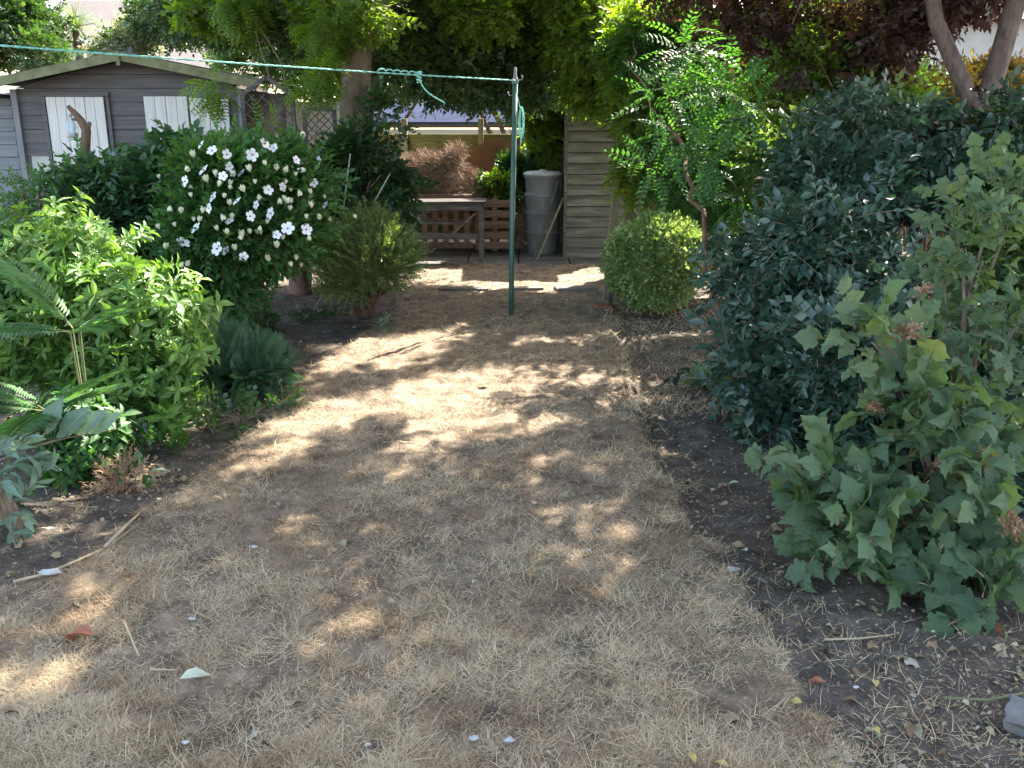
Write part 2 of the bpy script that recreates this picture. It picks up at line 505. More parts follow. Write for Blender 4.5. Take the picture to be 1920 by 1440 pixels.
def shape(kind, w=.28):
    if kind == 'quad':
        return [(0, 0, 0), (w, .5, .07), (0, 1, -.05), (-w, .5, .07)], [(0, 1, 2), (0, 2, 3)]
    if kind == 'flat':
        return [(0, 0, 0), (w, .45, 0), (0, 1, 0), (-w, .45, 0)], [(0, 1, 2, 3)]
    if kind == 'oval':
        return ([(0, 0, 0), (w * .8, .28, .05), (w, .6, .05), (0, 1, -.12), (-w, .6, .05), (-w * .8, .28, .05), (0, .5, 0)],
                [(0, 1, 2, 6), (0, 6, 4, 5), (6, 2, 3), (6, 3, 4)])
    if kind == 'lobed':
        half = [(.0, -.02), (.22, -.12), (.42, .02), (.50, .12), (.42, .2), (.60, .36), (.52, .46), (.36, .5), (.34, .62), (.26, .74), (.14, .84)]
        pts = [(0, 0)] + half[1:] + [(0, 1.02)] + [(-x, y) for x, y in reversed(half[1:])]
        V = [(x * .95, y, -.28 * (x * x + max(0, y - .4) ** 2) + .05 * math.sin(9 * x + 5 * y)) for x, y in pts]
        V.append((0, .38, .03))
        c = len(V) - 1
        Fs = [(c, i, (i + 1) % (len(V) - 1)) for i in range(len(V) - 1)]
        return V, Fs


def curl(V, rd, k=1.0):
    a, b, c, w = rd.uniform(-.55, .15) * k, rd.uniform(-.1, .45) * k, rd.uniform(-.12, .12) * k, rd.uniform(.82, 1.15)
    return [(p[0] * w + c * p[1] * p[1] + rd.uniform(-.015, .015), p[1] + rd.uniform(-.015, .015), p[2] + a * p[1] * p[1] + b * abs(p[0]) + rd.uniform(-.02, .02)) for p in V]


def place(V, pos, d, nrm, size):
    """leaf local Y -> d, Z ~ nrm"""
    d = Vector(d).normalized()
    n = Vector(nrm)
    n = (n - d * n.dot(d))
    n = n.normalized() if n.length > 1e-4 else d.orthogonal()
    x = d.cross(n)
    return [tuple(Vector(pos) + (x * p[0] + d * p[1] + n * p[2]) * size) for p in V]


def twig(t, L, r, bend, mi=1):
    n = 3
    pts = [(0, L * i / n, bend * (i / n) ** 2) for i in range(n + 1)]
    for i in range(n):
        a, b = pts[i], pts[i + 1]
        t.V += [(a[0] - r, a[1], a[2]), (a[0] + r, a[1], a[2]), (b[0] + r * .7, b[1], b[2]), (b[0] - r * .7, b[1], b[2])]
        t.L += [(.3, 0)] * 4
        k = len(t.V)
        t.F.append((k - 4, k - 3, k - 2, k - 1))
        t.id.append(0)
        t.mi.append(mi)


def spray(kind, n, L, leaf, w=.28, bend=-.06, rnd=.5, seed=0, ang=55, pinnate=False, whorl=0, tw=.0025):
    rd = random.Random(seed)
    t = Tpl()
    t.n = 1
    Vs, Fs = shape(kind, w)
    if tw: twig(t, L, tw, bend)
    if whorl:
        for k in range(n):
            yy = L * (.35 + .65 * k / max(1, n - 1))
            for j in range(whorl):
                a = 2 * math.pi * (j / whorl) + k * 1.3 + rd.uniform(-.3, .3)
                d = (math.sin(a), .35 + .35 * (k / n), math.cos(a) + .1)
                nr = (-math.sin(a) * .5, 1, -math.cos(a) * .5)
                t.add(place(curl(Vs, rd), (0, yy, bend * (yy / L) ** 2), d, nr, leaf * rd.uniform(.7, 1.1)), Fs, L=Vs)
        return t
    for k in range(n):
        if pinnate:
            u = (k // 2 + 1) / (n // 2 + 1)
            sd_ = 1 if k % 2 else -1
            sz = leaf * (math.sin(math.pi * (u * .8 + .12))) ** .6
        else:
            u = .15 + .85 * (k + rd.random() * .5) / n
            sd_ = 1 if k % 2 else -1
            sz = leaf * rd.uniform(.65, 1.1)
        y = L * u
        a = R(ang + rd.uniform(-18, 18) * (0.3 if pinnate else 1))
        if k == n - 1: a = R(rd.uniform(-10, 10))
        d = (sd_ * math.sin(a), math.cos(a), rd.uniform(-.5, .25) * (0.4 if pinnate else 1))
        nr = (rd.uniform(-rnd, rnd), rd.uniform(-rnd, rnd), 1)
        t.add(place(curl(Vs, rd) if kind in ('oval', 'lobed') else Vs, (0, y, bend * u * u), d, nr, sz), Fs, L=Vs)
    return t


def basis(D, Nn):
    D = D / np.maximum(np.linalg.norm(D, axis=1, keepdims=True), 1e-6)
    Nn = Nn - D * np.sum(D * Nn, axis=1, keepdims=True)
    Nn = Nn / np.maximum(np.linalg.norm(Nn, axis=1, keepdims=True), 1e-6)
    X = np.cross(D, Nn)
    return np.stack([X, D, Nn], axis=2)      # columns


def batch(name, tpls, P, B, sc_, mats, parent=None, rbase=None):
    veins = mats[0] in VEINED
    """instance templates at P with basis B (N,3,3) and scale sc_"""
    Vall, loops, starts, totals, rn, mi, LL = [], [], [], [], [], [], []
    vb, lb = 0, 0
    which = rng.integers(0, len(tpls), len(P))
    for ti, t in enumerate(tpls):
        idx = np.where(which == ti)[0]
        if len(idx) == 0: continue
        V = np.array(t.V)
        W = np.einsum('nij,kj->nki', B[idx], V) * sc_[idx][:, None, None] + P[idx][:, None, :]
        k = len(V)
        Vall.append(W.reshape(-1, 3))
        if veins: LL.append(np.tile(np.array(t.L), (len(idx), 1)))
        fl = np.array([i for f in t.F for i in f])
        ln = np.array([len(f) for f in t.F])
        n = len(idx)
        lo = (fl[None, :] + (np.arange(n) * k)[:, None] + vb).ravel()
        loops.append(lo)
        tot = np.tile(ln, n)
        st = lb + np.concatenate([[0], np.cumsum(tot)[:-1]])
        starts.append(st)
        totals.append(tot)
        lb += len(lo)
        vb += n * k
        lid = np.array(t.id)
        rleaf = rng.random((n, t.n + 1))
        r0 = rbase[idx] if rbase is not None else rng.random(n)
        rr = np.clip(.55 * r0[:, None] + .45 * rleaf[:, lid], 0, 1)
        rn.append(rr.ravel())
        mi.append(np.tile(np.array(t.mi), n))
    me = bpy.data.meshes.new(name)
    if not Vall:
        return link(name, me, parent)
    Vall = np.concatenate(Vall)
    loops = np.concatenate(loops)
    starts, totals = np.concatenate(starts), np.concatenate(totals)
    me.vertices.add(len(Vall))
    me.vertices.foreach_set('co', Vall.astype(np.float32).ravel())
    me.loops.add(len(loops))
    me.loops.foreach_set('vertex_index', loops.astype(np.int32))
    me.polygons.add(len(starts))
    me.polygons.foreach_set('loop_start', starts.astype(np.int32))
    me.polygons.foreach_set('loop_total', totals.astype(np.int32))
    for m in mats: me.materials.append(M[m])
    me.polygons.foreach_set('material_index', np.concatenate(mi).astype(np.int32))
    at = me.attributes.new('rnd', 'FLOAT', 'FACE')
    at.data.foreach_set('value', np.concatenate(rn).astype(np.float32))
    if veins:
        L_ = np.concatenate(LL)
        lv = me.attributes.new('leaf_uv', 'FLOAT_VECTOR', 'POINT')
        lv.data.foreach_set('vector', np.concatenate([L_, np.zeros((len(L_), 1))], 1).astype(np.float32).ravel())
    me.update(calc_edges=True)
    me.validate()
    return link(name, me, parent)


def rand_dirs(n):
    v = rng.normal(size=(n, 3))
    return v / np.linalg.norm(v, axis=1, keepdims=True)


def ell(px, py, Y, rpx, rpy, ry=None):
    c = atY(px, py, Y)
    d = depth(c)
    rx, rz = rpx * d / F_PX, rpy * d / F_PX
    return c, np.array([rx, ry if ry else (rx + rz) / 2, rz])


def clump_cloud(ells, n, nclump, csize, lo=.45, hi=1.0, ground=.03, pad=0.0):
    """points in lumpy clusters filling the ellipsoids"""
    ells = [(c, np.maximum(r - csize * .5 - pad, r * .4)) for c, r in ells]
    wts = np.array([e[1][0] * e[1][2] + e[1][0] * e[1][1] for e in ells])
    wts /= wts.sum()
    Ps, Os, Cs = [], [], []
    for (c, r), w in zip(ells, wts):
        m = max(3, int(nclump * w))
        dirs = rand_dirs(m)
        rad = rng.uniform(lo, hi, m) ** .7
        cc = c + dirs * r * rad[:, None] * .86
        cs = csize * rng.uniform(.6, 1.35, m)
        k = max(1, int(n * w))
        pick = rng.integers(0, m, k)
        off = rand_dirs(k) * (rng.random(k) ** .45)[:, None] * cs[pick][:, None] * np.array([1, 1, .8])
        p = cc[pick] + off
        o = off / csize * .8 + (p - c) / r * .7
        Ps.append(p)
        Os.append(o)
        Cs.append(cc)
    P, O, C = np.concatenate(Ps), np.concatenate(Os), np.concatenate(Cs)
    ok = P[:, 2] > ground
    return P[ok], O[ok], C


def foliage(name, ells, n, tpls, mats, parent, nclump=40, csize=.25, up=.4, out=1.0, rr=.5, scale=(.8, 1.2), prune=True,
            lo=.45, hi=1.0, face=.8, keep=None, droop=0.0, toward=0.0):
    pad = .45 * max(max(v[1] for v in t.V) for t in tpls) * scale[1]
    P, O, C = clump_cloud(ells, n, nclump, csize, lo, hi, pad=pad)
    if prune:
        g = in_sun_gap(P) & (P[:, 2] > .9) & (rng.random(len(P)) < float(prune))
        P, O = P[~g], O[~g]
    if keep is not None:
        k = keep(P)
        P, O = P[k], O[k]
    m = len(P)
    D = O * out + rng.normal(size=(m, 3)) * rr + np.array([0, -toward, up - droop])
    Nn = O * .5 + rng.normal(size=(m, 3)) * .35 + np.array([0, -toward, face])
    patch = noise2(P[:, 0] + P[:, 2] * .7, P[:, 1] + P[:, 2], 3.0)
    rb = np.clip(.5 * patch + .5 * rng.random(m), 0, 1)
    o = batch(name, tpls, P, basis(D, Nn), rng.uniform(*scale, m), mats, parent, rb)
    return o, C


def limbs(name, base, targets, r0, mat, parent, n=6, trunk_top=None, wob=.08, rt=.004, trunk_r=None, seed=1, k=7):
    """tapering limbs from the base (through an optional trunk top) to crown points"""
    rd = random.Random(seed)
    mb = MB()
    base = Vector(base)
    start = base
    if trunk_top is not None:
        tt = [Vector(p) for p in trunk_top]
        pts = [base] + tt
        full, rad = [], []
        for i in range(len(pts) - 1):
            for j in range(5):
                t = j / 5
                p = pts[i].lerp(pts[i + 1], t)
                full.append(p + Vector((rd.uniform(-1, 1), rd.uniform(-1, 1), 0)) * wob * .15)
                u = (i + t) / (len(pts) - 1)
                rad.append(trunk_r * (1 - .45 * u) * (1.25 if u < .05 else 1) * rd.uniform(.95, 1.05))
        full.append(pts[-1])
        rad.append(trunk_r * .55)
        mb.tube(full, rad, 12)
        start = pts[-1]
    for T in targets:
        T = Vector(T)
        d = T - start
        pts, rad = [], []
        up = Vector((rd.uniform(-1, 1), rd.uniform(-1, 1), rd.uniform(.2, 1))) * d.length * .13
        for j in range(k + 1):
            t = j / k
            p = start.lerp(T, t) + up * math.sin(math.pi * t) + Vector((rd.uniform(-1, 1), rd.uniform(-1, 1), rd.uniform(-1, 1))) * wob * d.length * .12 * (0 < j < k)
            pts.append(p)
            rad.append(r0 * (1 - t) ** .8 + rt)
        mb.tube(pts, rad, n)
    return mb.build(name, mat, parent, smooth=True)


def pickn(C, n):
    i = rng.permutation(len(C))[:n]
    return [tuple(c) for c in C[i]]


# ================================================================ THE SETTING: ground, lawn, path
LE = [(-700, 1700), (-200, 1240), (0, 1140), (150, 1085), (270, 985), (400, 890), (480, 815), (550, 735), (610, 672), (690, 628), (735, 590), (765, 545), (785, 505)]
RE = [(1640, 1700), (1570, 1440), (1500, 1300), (1400, 1150), (1310, 1010), (1250, 900), (1205, 800), (1180, 700), (1165, 650), (1150, 600), (1140, 550), (1130, 495)]
le = np.array([gnd(x, y)[:2] for x, y in LE])
re_ = np.array([gnd(x, y)[:2] for x, y in RE])


def lawn_d(x, y):
    """distance inside the lawn edge (+ inside)"""
    xl = np.interp(y, le[:, 1], le[:, 0])
    xr = np.interp(y, re_[:, 1], re_[:, 0])
    wob = (noise2(x, y, 6) - .5) * .10 + (noise2(x, y, 16, 3) - .5) * .05
    d = np.minimum(x - xl, xr - x) + wob
    return np.where(y > 10.7, -1.0, d)


def hgt(x, y):
    d = lawn_d(x, y)
    s = np.clip(d / .07 + .5, 0, 1)
    s = s * s * (3 - 2 * s)
    far = np.clip(1 - (np.hypot(x, y - 5) - 12) / 8, 0, 1)
    bed = (noise2(x, y, 4.5, 9) - .5) * .05 + (noise2(x, y, 14, 2) - .5) * .022
    law = .045 + (noise2(x, y, 2.2, 4) - .5) * .04 + (noise2(x, y, 8, 1) - .5) * .028 + (noise2(x, y, 19, 7) - .5) * .012
    return (bed * (1 - s) + law * s) * far


def axis(fine0, fine1, step, lo, hi):
    a = np.arange(fine0, fine1 + 1e-6, step)
    l = fine0 - np.geomspace(.06, fine0 - lo, 26)[::-1]
    r = fine1 + np.geomspace(.06, hi - fine1, 26)
    return np.concatenate([l, a, r])


def build_ground():
    xs = axis(-3.6, 3.6, .03, -120, 120)
    ys = axis(1.2, 11.2, .03, -60, 260)
    X, Y = np.meshgrid(xs, ys)
    Z = hgt(X, Y)
    V = np.stack([X, Y, Z], axis=2).reshape(-1, 3)
    nx, ny = len(xs), len(ys)
    i, j = np.meshgrid(np.arange(nx - 1), np.arange(ny - 1))
    a = (j * nx + i).ravel()
    Q = np.stack([a, a + 1, a + nx + 1, a + nx], axis=1)
    cx = V[Q][:, :, 0].mean(1)
    cy = V[Q][:, :, 1].mean(1)
    isl = lawn_d(cx, cy) > 0
    for nm, sel, mt in (('ground', ~isl, 'soil'), ('lawn', isl, 'thatch')):
        q = Q[sel]
        u, inv = np.unique(q.ravel(), return_inverse=True)
        me = bpy.data.meshes.new(nm)
        me.vertices.add(len(u))
        me.vertices.foreach_set('co', V[u].astype(np.float32).ravel())
        me.loops.add(len(inv))
        me.loops.foreach_set('vertex_index', inv.astype(np.int32))
        me.polygons.add(len(q))
        me.polygons.foreach_set('loop_start', np.arange(len(q), dtype=np.int32) * 4)
        me.polygons.foreach_set('loop_total', np.full(len(q), 4, dtype=np.int32))
        me.polygons.foreach_set('use_smooth', np.ones(len(q), dtype=bool))
        me.materials.append(M[mt])
        me.update(calc_edges=True)
        o = link(nm, me)
        o['kind'] = 'structure'


build_ground()

# paving slabs at the back
pv = MB()
for r_ in range(2):
    for k in range(7):
        x0 = -1.15 + k * .62
        pv.box((x0 + .3, 10.98 + r_ * .62, .012 + random.uniform(-.008, .008)), (.60, .60, .05),
               Euler((random.uniform(-.01, .01), random.uniform(-.012, .012), random.uniform(-.02, .02))).to_matrix(), 0, .006)
for (px, py, w, dd, a) in ((1080, 552, .42, .2, .1), (870, 553, .5, .14, -.05), (990, 552, .3, .12, .1)):
    g = gnd(px, py)
    pv.box((g[0], g[1], .05), (w, dd, .05), Euler((0, 0, a)).to_matrix(), 0, .008)
o = pv.build('path', 'slab')
o['kind'] = 'structure'


# ---------------------------------------------------------------- grass and litter
def blade_tpls():
    out = []
    for s_ in range(5):
        rd = random.Random(s_)
        bx, bz = rd.uniform(-.35, .35), rd.uniform(-.5, .1)
        t = Tpl()
        t.n = 1
        w = .02
        t.add([(-w, 0, 0), (w, 0, 0), (w * .8 + bx * .3, .5, bz * .25), (-w * .8 + bx * .3, .5, bz * .25), (bx, 1, bz)],
              [(0, 1, 2, 3), (3, 2, 4)])
        out.append(t)
    return out


def scatter(n, xr, yr, fn, power=2.0):
    """points denser towards the camera"""
    u = rng.random(n)
    y0, y1 = yr
    if power == 2: y = 1 / (1 / y0 - u * (1 / y0 - 1 / y1))
    else: y = y0 + (y1 - y0) * u
    hw = .35 + y * .66
    x = rng.uniform(-1, 1, n) * hw
    k = (x > xr[0]) & (x < xr[1])
    x, y = x[k], y[k]
    k = rng.random(len(x)) < fn(x, y)
    return x[k], y[k]


def bare(x, y):
    p = np.zeros_like(x)
    for (bx, by, r) in ((470, 1290, .22), (1060, 1030, .08), (1120, 930, .15), (330, 1190, .12), (1390, 1330, .2), (700, 1235, .1)):
        g = gnd(bx, by)
        p = np.maximum(p, np.clip(1.3 - np.hypot(x - g[0], (y - g[1])) / r, 0, 1))
    return np.clip(p * (.4 + noise2(x, y, 14)), 0, .93)


def lawn_density(x, y):
    d = lawn_d(x, y)
    p = np.clip(d / .13 + .5 + (noise2(x, y, 12, 4) - .5) * .8, 0, 1)
    tuft = .22 + .78 * np.clip((noise2(x, y, 9) - .25) * 2, 0, 1)
    return p * tuft * (1 - bare(x, y))


def grass(name, n, yr, dens, L, lift, label, wscale=1.0, rshift=0.0, mat='grass'):
    x, y = scatter(n, (-5, 5), yr, dens)
    z = hgt(x, y) - .003
    m = len(x)
    az = rng.uniform(0, 2 * math.pi, m) + 2 * noise2(x, y, 4)
    el_ = R(1) * rng.uniform(lift[0], lift[1], m)
    D = np.stack([np.cos(az) * np.cos(el_), np.sin(az) * np.cos(el_), np.sin(el_)], 1)
    Nn = np.stack([-np.cos(az) * .6, -np.sin(az) * .6 - .5, np.ones(m)], 1) + rng.normal(size=(m, 3)) * .3
    B = basis(D, Nn)
    sc_ = rng.uniform(L[0], L[1], m)
    wf = np.clip(y * .25, .8, 3.4) * wscale
    B[:, :, 0] *= wf[:, None]
    rb = np.clip((noise2(x, y, 2.5, 6) - .5) * .9 + (noise2(x, y, 7, 8) - .5) * 1.0 + (noise2(x, y, 21, 5) - .5) * .6 + .42 + rshift + rng.normal(size=m) * .17, 0, .88)
    gr = (noise2(x, y, 3.3, 12) > .62) & (rng.random(m) < .45) | (rng.random(m) < .07)
    if name == 'olive_grass': gr = rng.random(m) < .45
    rb = np.where(gr, 1.0, rb)
    o = batch(name, blade_tpls(), np.stack([x, y, z], 1), B, sc_, [mat], None, rb)
    tag(o, label, 'grass', kind='stuff')
    return o


grass('dry_grass', 640000, (1.75, 10.9), lawn_density, (.022, .055), (2, 50), 'short parched straw-coloured grass covering the lawn')
grass('loose_straw', 42000, (1.75, 10.9), lambda x, y: lawn_density(x, y) * np.clip((noise2(x, y, 6, 15) - .3) * 2.2, .05, 1), (.05, .11), (0, 22),
      'long loose pale straws lying flat over the lawn', .6, .2)
grass('tall_grass', 9000, (1.75, 10.9), lambda x, y: lawn_density(x, y) * np.clip((noise2(x, y, 5, 3) - .5) * 3, 0, 1) , (.06, .11), (35, 80),
      'longer pale dry stalks standing in tufts on the lawn', .6, .15)


def bed_density(x, y):
    d = lawn_d(x, y)
    p = (d < .02) * (.25 + .75 * np.clip((noise2(x, y, 3) - .35) * 2.5, 0, 1))
    g = gnd(1430, 1230)
    q = 1 - np.clip(1.2 - np.hypot((x - g[0]) / .25, (y - g[1]) / .9), 0, 1) * .8
    return p * q


def litter():
    t1 = Tpl(); t1.n = 1
    V, Fs = shape('oval', .3)
    V = [(a, b, c * 3 + .12 * math.sin(7 * b)) for a, b, c in V]
    t1.add(V, Fs)
    t2 = Tpl(); t2.n = 1
    t2.add([(-.03, 0, 0), (.03, 0, 0), (.03, 1, .02), (-.03, 1, .02), (0, .5, .05)], [(0, 1, 4), (1, 2, 4), (2, 3, 4), (3, 0, 4)])
    t3 = Tpl(); t3.n = 1
    V, Fs = shape('lobed')
    t3.add([(a, b, c * 1.5 + .1 * math.sin(6 * a)) for a, b, c in V], Fs)
    x, y = scatter(60000, (-5, 5), (1.75, 11.2), bed_density)
    xl, yl = scatter(2600, (-5, 5), (1.75, 11), lambda x, y: (lawn_d(x, y) > 0) * .5)
    x, y = np.concatenate([x, xl]), np.concatenate([y, yl])
    m = len(x)
    z = hgt(x, y) + rng.uniform(.002, .018, m)
    az = rng.uniform(0, 2 * math.pi, m)
    D = np.stack([np.cos(az), np.sin(az), rng.uniform(-.2, .25, m)], 1)
    Nn = rng.normal(size=(m, 3)) * .35 + np.array([0, 0, 1])
    o = batch('leaf_litter', [t1, t2, t1, t2, t3], np.stack([x, y, z], 1), basis(D, Nn), rng.uniform(.005, .02, m) * (1 + (rng.random(m) < .07) * 1.6), ['l_litter'])
    tag(o, 'brown curled dead leaves and twigs littering the flower beds', 'leaf litter', kind='stuff')


litter()
grass('sparse_grass', 130000, (1.9, 9.5), lambda x, y: (lawn_d(x, y) < .05) * np.clip((noise2(x, y, 4, 2) - .35) * 2.5, 0, 1) * np.where((x > 0) & (y > 5.3), 1.2, .2), (.03, .075), (5, 45),
      'thin straggly olive and straw grass on the soil of the beds', 1.0, .1)

grass('olive_grass', 60000, (5.0, 9.2), lambda x, y: (lawn_d(x, y) < .08) * (x > .5) * (x < 2.6) * np.clip((noise2(x, y, 3, 12) - .12) * 2.5, 0, .95), (.03, .08), (5, 60),
      'rough olive and straw grass on the ground right of the lawn near the round bush', 1.0, .12)

# ================================================================ BUILDINGS
# ---- grey shed with white door and shutters, Y = 9.6
SY = 9.6


def sx(px, py=250):
    return atY(px, py, SY)[0]


def sz(py):
    return atY(960, py, SY)[2]


xl, xr = sx(30, 160), sx(452, 200)
xm = sx(247, 120)
zr, ze = sz(112), sz(158)
t = empty('garden_shed', ((xl + xr) / 2, SY, 0), 'low grey timber shed with white door, white shutters and shallow mossy gable', 'shed')


def roof_z(x, off=0.0):
    a = (zr - ze) / (xm - xl)
    return (zr - abs(x - xm) * a) + off


w = MB()
nb = 17
bh = .132
for k in range(nb + 1):
    z0, z1 = k * bh, (k + 1) * bh - .004
    if z0 > zr: continue
    # board limits under the gable
    if z1 < ze:
        a, b = xl, xr
    else:
        sl = (zr - ze) / (xm - xl)
        half = max(.02, (zr - z1) / sl)
        a, b = max(xl, xm - half), min(xr, xm + half)
    if z1 < ze: a2, b2 = a, b
    else:
        h0 = (zr - max(z0, ze - .001)) / sl
        a2, b2 = max(xl, xm - h0), min(xr, xm + h0)
    V = [(a2, SY - .020, z0), (b2, SY - .020, z0), (b, SY - .006, z1), (a, SY - .006, z1), (a2, SY + .02, z0), (b2, SY + .02, z0), (b, SY + .02, z1), (a, SY + .02, z1)]
    w.add(V, [(0, 1, 2, 3), (7, 6, 5, 4), (0, 4, 5, 1), (3, 2, 6, 7), (0, 3, 7, 4), (1, 5, 6, 2)])
for xx in (xl, xr):
    for k in range(15):
        w.box((xx + (.012 if xx == xl else -.012), SY + 1.26, k * bh + .065), (.02, 2.46, .128))
w.box(((xl + xr) / 2, SY + 2.5, ze / 2), (xr - xl - .04, .03, ze))
w.box(((xl + xr) / 2, SY + .06, ze / 2), (xr - xl - .1, .03, ze))
w.build('wall', 'shed_paint', t)
rf = MB()
for sgn, xe in ((-1, sx(-8, 150)), (1, sx(498, 160))):
    ztop, zlow = zr + .05, roof_z(xe) + .05
    a, b = Vector((xm, SY + 1.15, ztop)), Vector((xe, SY + 1.15, zlow))
    d = (b - a)
    mid = (a + b) / 2
    ang = math.atan2(d.z, d.x)
    m_ = Euler((0, -ang, 0)).to_matrix()
    rf.box(mid, (d.length, 2.85, .03), m_)
r_o = rf.build('roof', 'felt', t)
fb = MB()
for xe in (sx(-8, 150), sx(498, 160)):
    a, b = Vector((xm, SY - .30, zr + .015)), Vector((xe, SY - .30, roof_z(xe) + .015))
    d = b - a
    m_ = Euler((0, -math.atan2(d.z, d.x), 0)).to_matrix()
    fb.box((a + b) / 2, (d.length, .022, .085), m_)
fo = fb.build('fascia_board', 'fascia', t)
kp = MB()
kp.box((xm, SY - .325, zr - .01), (.035, .02, .13))
kp.build('roof_finial', 'fascia', t)
tr = MB()
tr.box((xl - .015, SY - .028, ze / 2 - .02), (.06, .05, ze - .06))
tr.build('corner_trim', 'shed_trim', t)
tr = MB()
tr.box((xr + .01, SY - .028, ze / 2 - .02), (.05, .05, ze - .06))
tr.build('corner_trim', 'shed_trim', t)


def panel(name, px0, px1, py0, zb, planks, gap=.006):
    x0, x1, z1 = sx(px0, 230), sx(px1, 230), sz(py0)
    mb = MB()
    n = planks
    for k in range(n):
        wv = (x1 - x0) / n
        mb.box((x0 + wv * (k + .5), SY - .042 - (k % 2) * .0015, (z1 + zb) / 2), (wv - gap, .022, z1 - zb), None, 0, .003)
    return mb.build(name, 'white_paint', t), (x0, x1, z1)


dr, (x0, x1, z1) = panel('door', 96, 203, 182, .06, 6, .0035)
for hz in (z1 - .16, .4):
    h = MB(); h.box((x0 + .12, SY - .06, hz), (.22, .006, .03))
    h.build('hinge', 'shed_trim', dr)
h.v = []
sh, (x0, x1, z1) = panel('shutter', 277, 358, 181, sz(275), 4, .004)
h = MB(); h.box((x0 + .09, SY - .06, z1 - .11), (.16, .006, .022)); h.build('hinge', 'rust', sh)
sh, (x0, x1, z1) = panel('shutter', 361, 434, 184, sz(275), 4, .004)
h = MB(); h.box((x1 - .09, SY - .06, z1 - .11), (.16, .006, .022)); h.build('hinge', 'shed_trim', sh)
fr = MB()
fx0, fx1 = sx(90, 230), sx(209, 230)
fr.box((fx0 - .0, SY - .032, sz(182) / 2), (.035, .02, sz(182)))
fr.box((fx1 + .0, SY - .032, sz(182) / 2), (.035, .02, sz(182)))
fr.box(((fx0 + fx1) / 2, SY - .032, sz(182) + .025), (fx1 - fx0 + .035, .02, .04))
fr.build('door_frame', 'shed_paint', t)

# ---- neighbouring shed at the far left
NY = 9.9
a0 = atY(-260, 210, NY)[0]
a1 = atY(24, 210, NY)[0]
zt = atY(20, 182, NY)[2]
t = empty('timber_shed', ((a0 + a1) / 2, NY, 0), 'faded blue-grey board shed cut off by the left edge behind the grey shed', 'shed')
w = MB()
for k in range(16):
    z0 = k * .13
    if z0 > zt - .06: break
    w.add([(a0, NY - .02, z0), (a1, NY - .02, z0), (a1, NY - .006, z0 + .126), (a0, NY - .006, z0 + .126), (a0, NY + 2, z0), (a1, NY + 2, z0), (a1, NY + 2, z0 + .126), (a0, NY + 2, z0 + .126)],
          [(0, 1, 2, 3), (7, 6, 5, 4), (0, 4, 5, 1), (3, 2, 6, 7), (0, 3, 7, 4), (1, 5, 6, 2)])
w.build('wall', tex_mat('blue_grey_boards', [(.13, .14, .15), (.2, .21, .225), (.27, .28, .29)], 5, (.5, 1, 8), .8, .3), t)
rf = MB()
rf.bar((a1 + .02, NY + .9, zt + .0), (a0, NY + .9, zt + .42), .04, 2.5)
rf.build('roof', 'felt', t)
rf = MB()
rf.bar((a1 + .04, NY - .36, zt + .0), (a0, NY - .36, zt + .42), .09, .022)
rf.build('fascia_board', 'pale_wall', t)

pb = MB()
p0, p1 = atY(12, 390, 9.0), atY(52, 255, 9.0)
xc = (p0[0] + p1[0]) / 2
pb.box((xc, 9.55, p1[2] / 2), (.30, .03, p1[2]), Euler((R(-6), 0, 0)).to_matrix(), 0, .01)
bo = pb.build('leaning_board', tex_mat('scuffed_pale_board', [(.3, .33, .34), (.44, .43, .38), (.5, .5, .5)], 2.5, (1, 1, 1), .7, .1))
tag(bo, 'scuffed pale board leaning between the two sheds at the left edge', 'board')

# ---- shed at the back right of horizontal planks
BY = 11.4
b0, b1 = atY(1062, 330, BY)[0], atY(1185, 330, BY)[0]
t = empty('plank_shed', ((b0 + b1) / 2, BY, 0), 'narrow tall shed end of weathered horizontal lap planks beside the water butt', 'shed')
w = MB()
for k in range(17):
    z0 = .03 + k * .128
    j = random.uniform(-.004, .004)
    w.add([(b0, BY - .045 + j, z0), (b1, BY - .045 + j, z0), (b1, BY - .002, z0 + .114), (b0, BY - .002, z0 + .114), (b0, BY + .02, z0), (b1, BY + .02, z0), (b1, BY + .02, z0 + .114), (b0, BY + .02, z0 + .114)],
          [(0, 1, 2, 3), (7, 6, 5, 4), (0, 4, 5, 1), (3, 2, 6, 7), (0, 3, 7, 4), (1, 5, 6, 2)])
    w.box((b0 + .006, BY + .85, z0 + .062), (.02, 1.64, .124))
    w.box((b1 - .006, BY + .85, z0 + .062), (.02, 1.64, .124))
w.build('wall', 'old_wood', t)
w = MB()
w.box(((b0 + b1) / 2, BY + .04, 1.1), (b1 - b0 - .04, .03, 2.15))  # dark sheet added behind the planks so no light shows through the gaps
w.build('dark_backing', 'dark_wood', t)
w = MB()
w.box((b0 - .012, BY - .02, 1.1), (.035, .05, 2.18))
w.build('corner_trim', 'dark_wood', t)
w = MB()
w.box(((b0 + b1) / 2, BY + .8, 2.25), (b1 - b0 + .2, 2.0, .05), Euler((R(4), 0, 0)).to_matrix())
w.build('roof', 'felt', t)

# ---- fence at the back
FYY = 13.2
t = empty('board_fence', (0, FYY, 0), 'low mossy green fence of horizontal boards behind the compost heap', 'fence')
w = MB()
f0, f1 = -4.5, 3.2
for k in range(13):
    z0 = .05 + k * .112
    w.box(((f0 + f1) / 2, FYY, z0 + .055), (f1 - f0, .014, .125), Euler((R(9), 0, 0)).to_matrix())
w.build('boards', 'fence_green', t)
for px in (902, 985, 760, 640):
    x = atY(px, 260, FYY)[0]
    w = MB()
    w.box((x, FYY - .06, .86), (.075, .075, 1.72), None, 0, .006)
    w.build('post', 'old_wood_v', t)

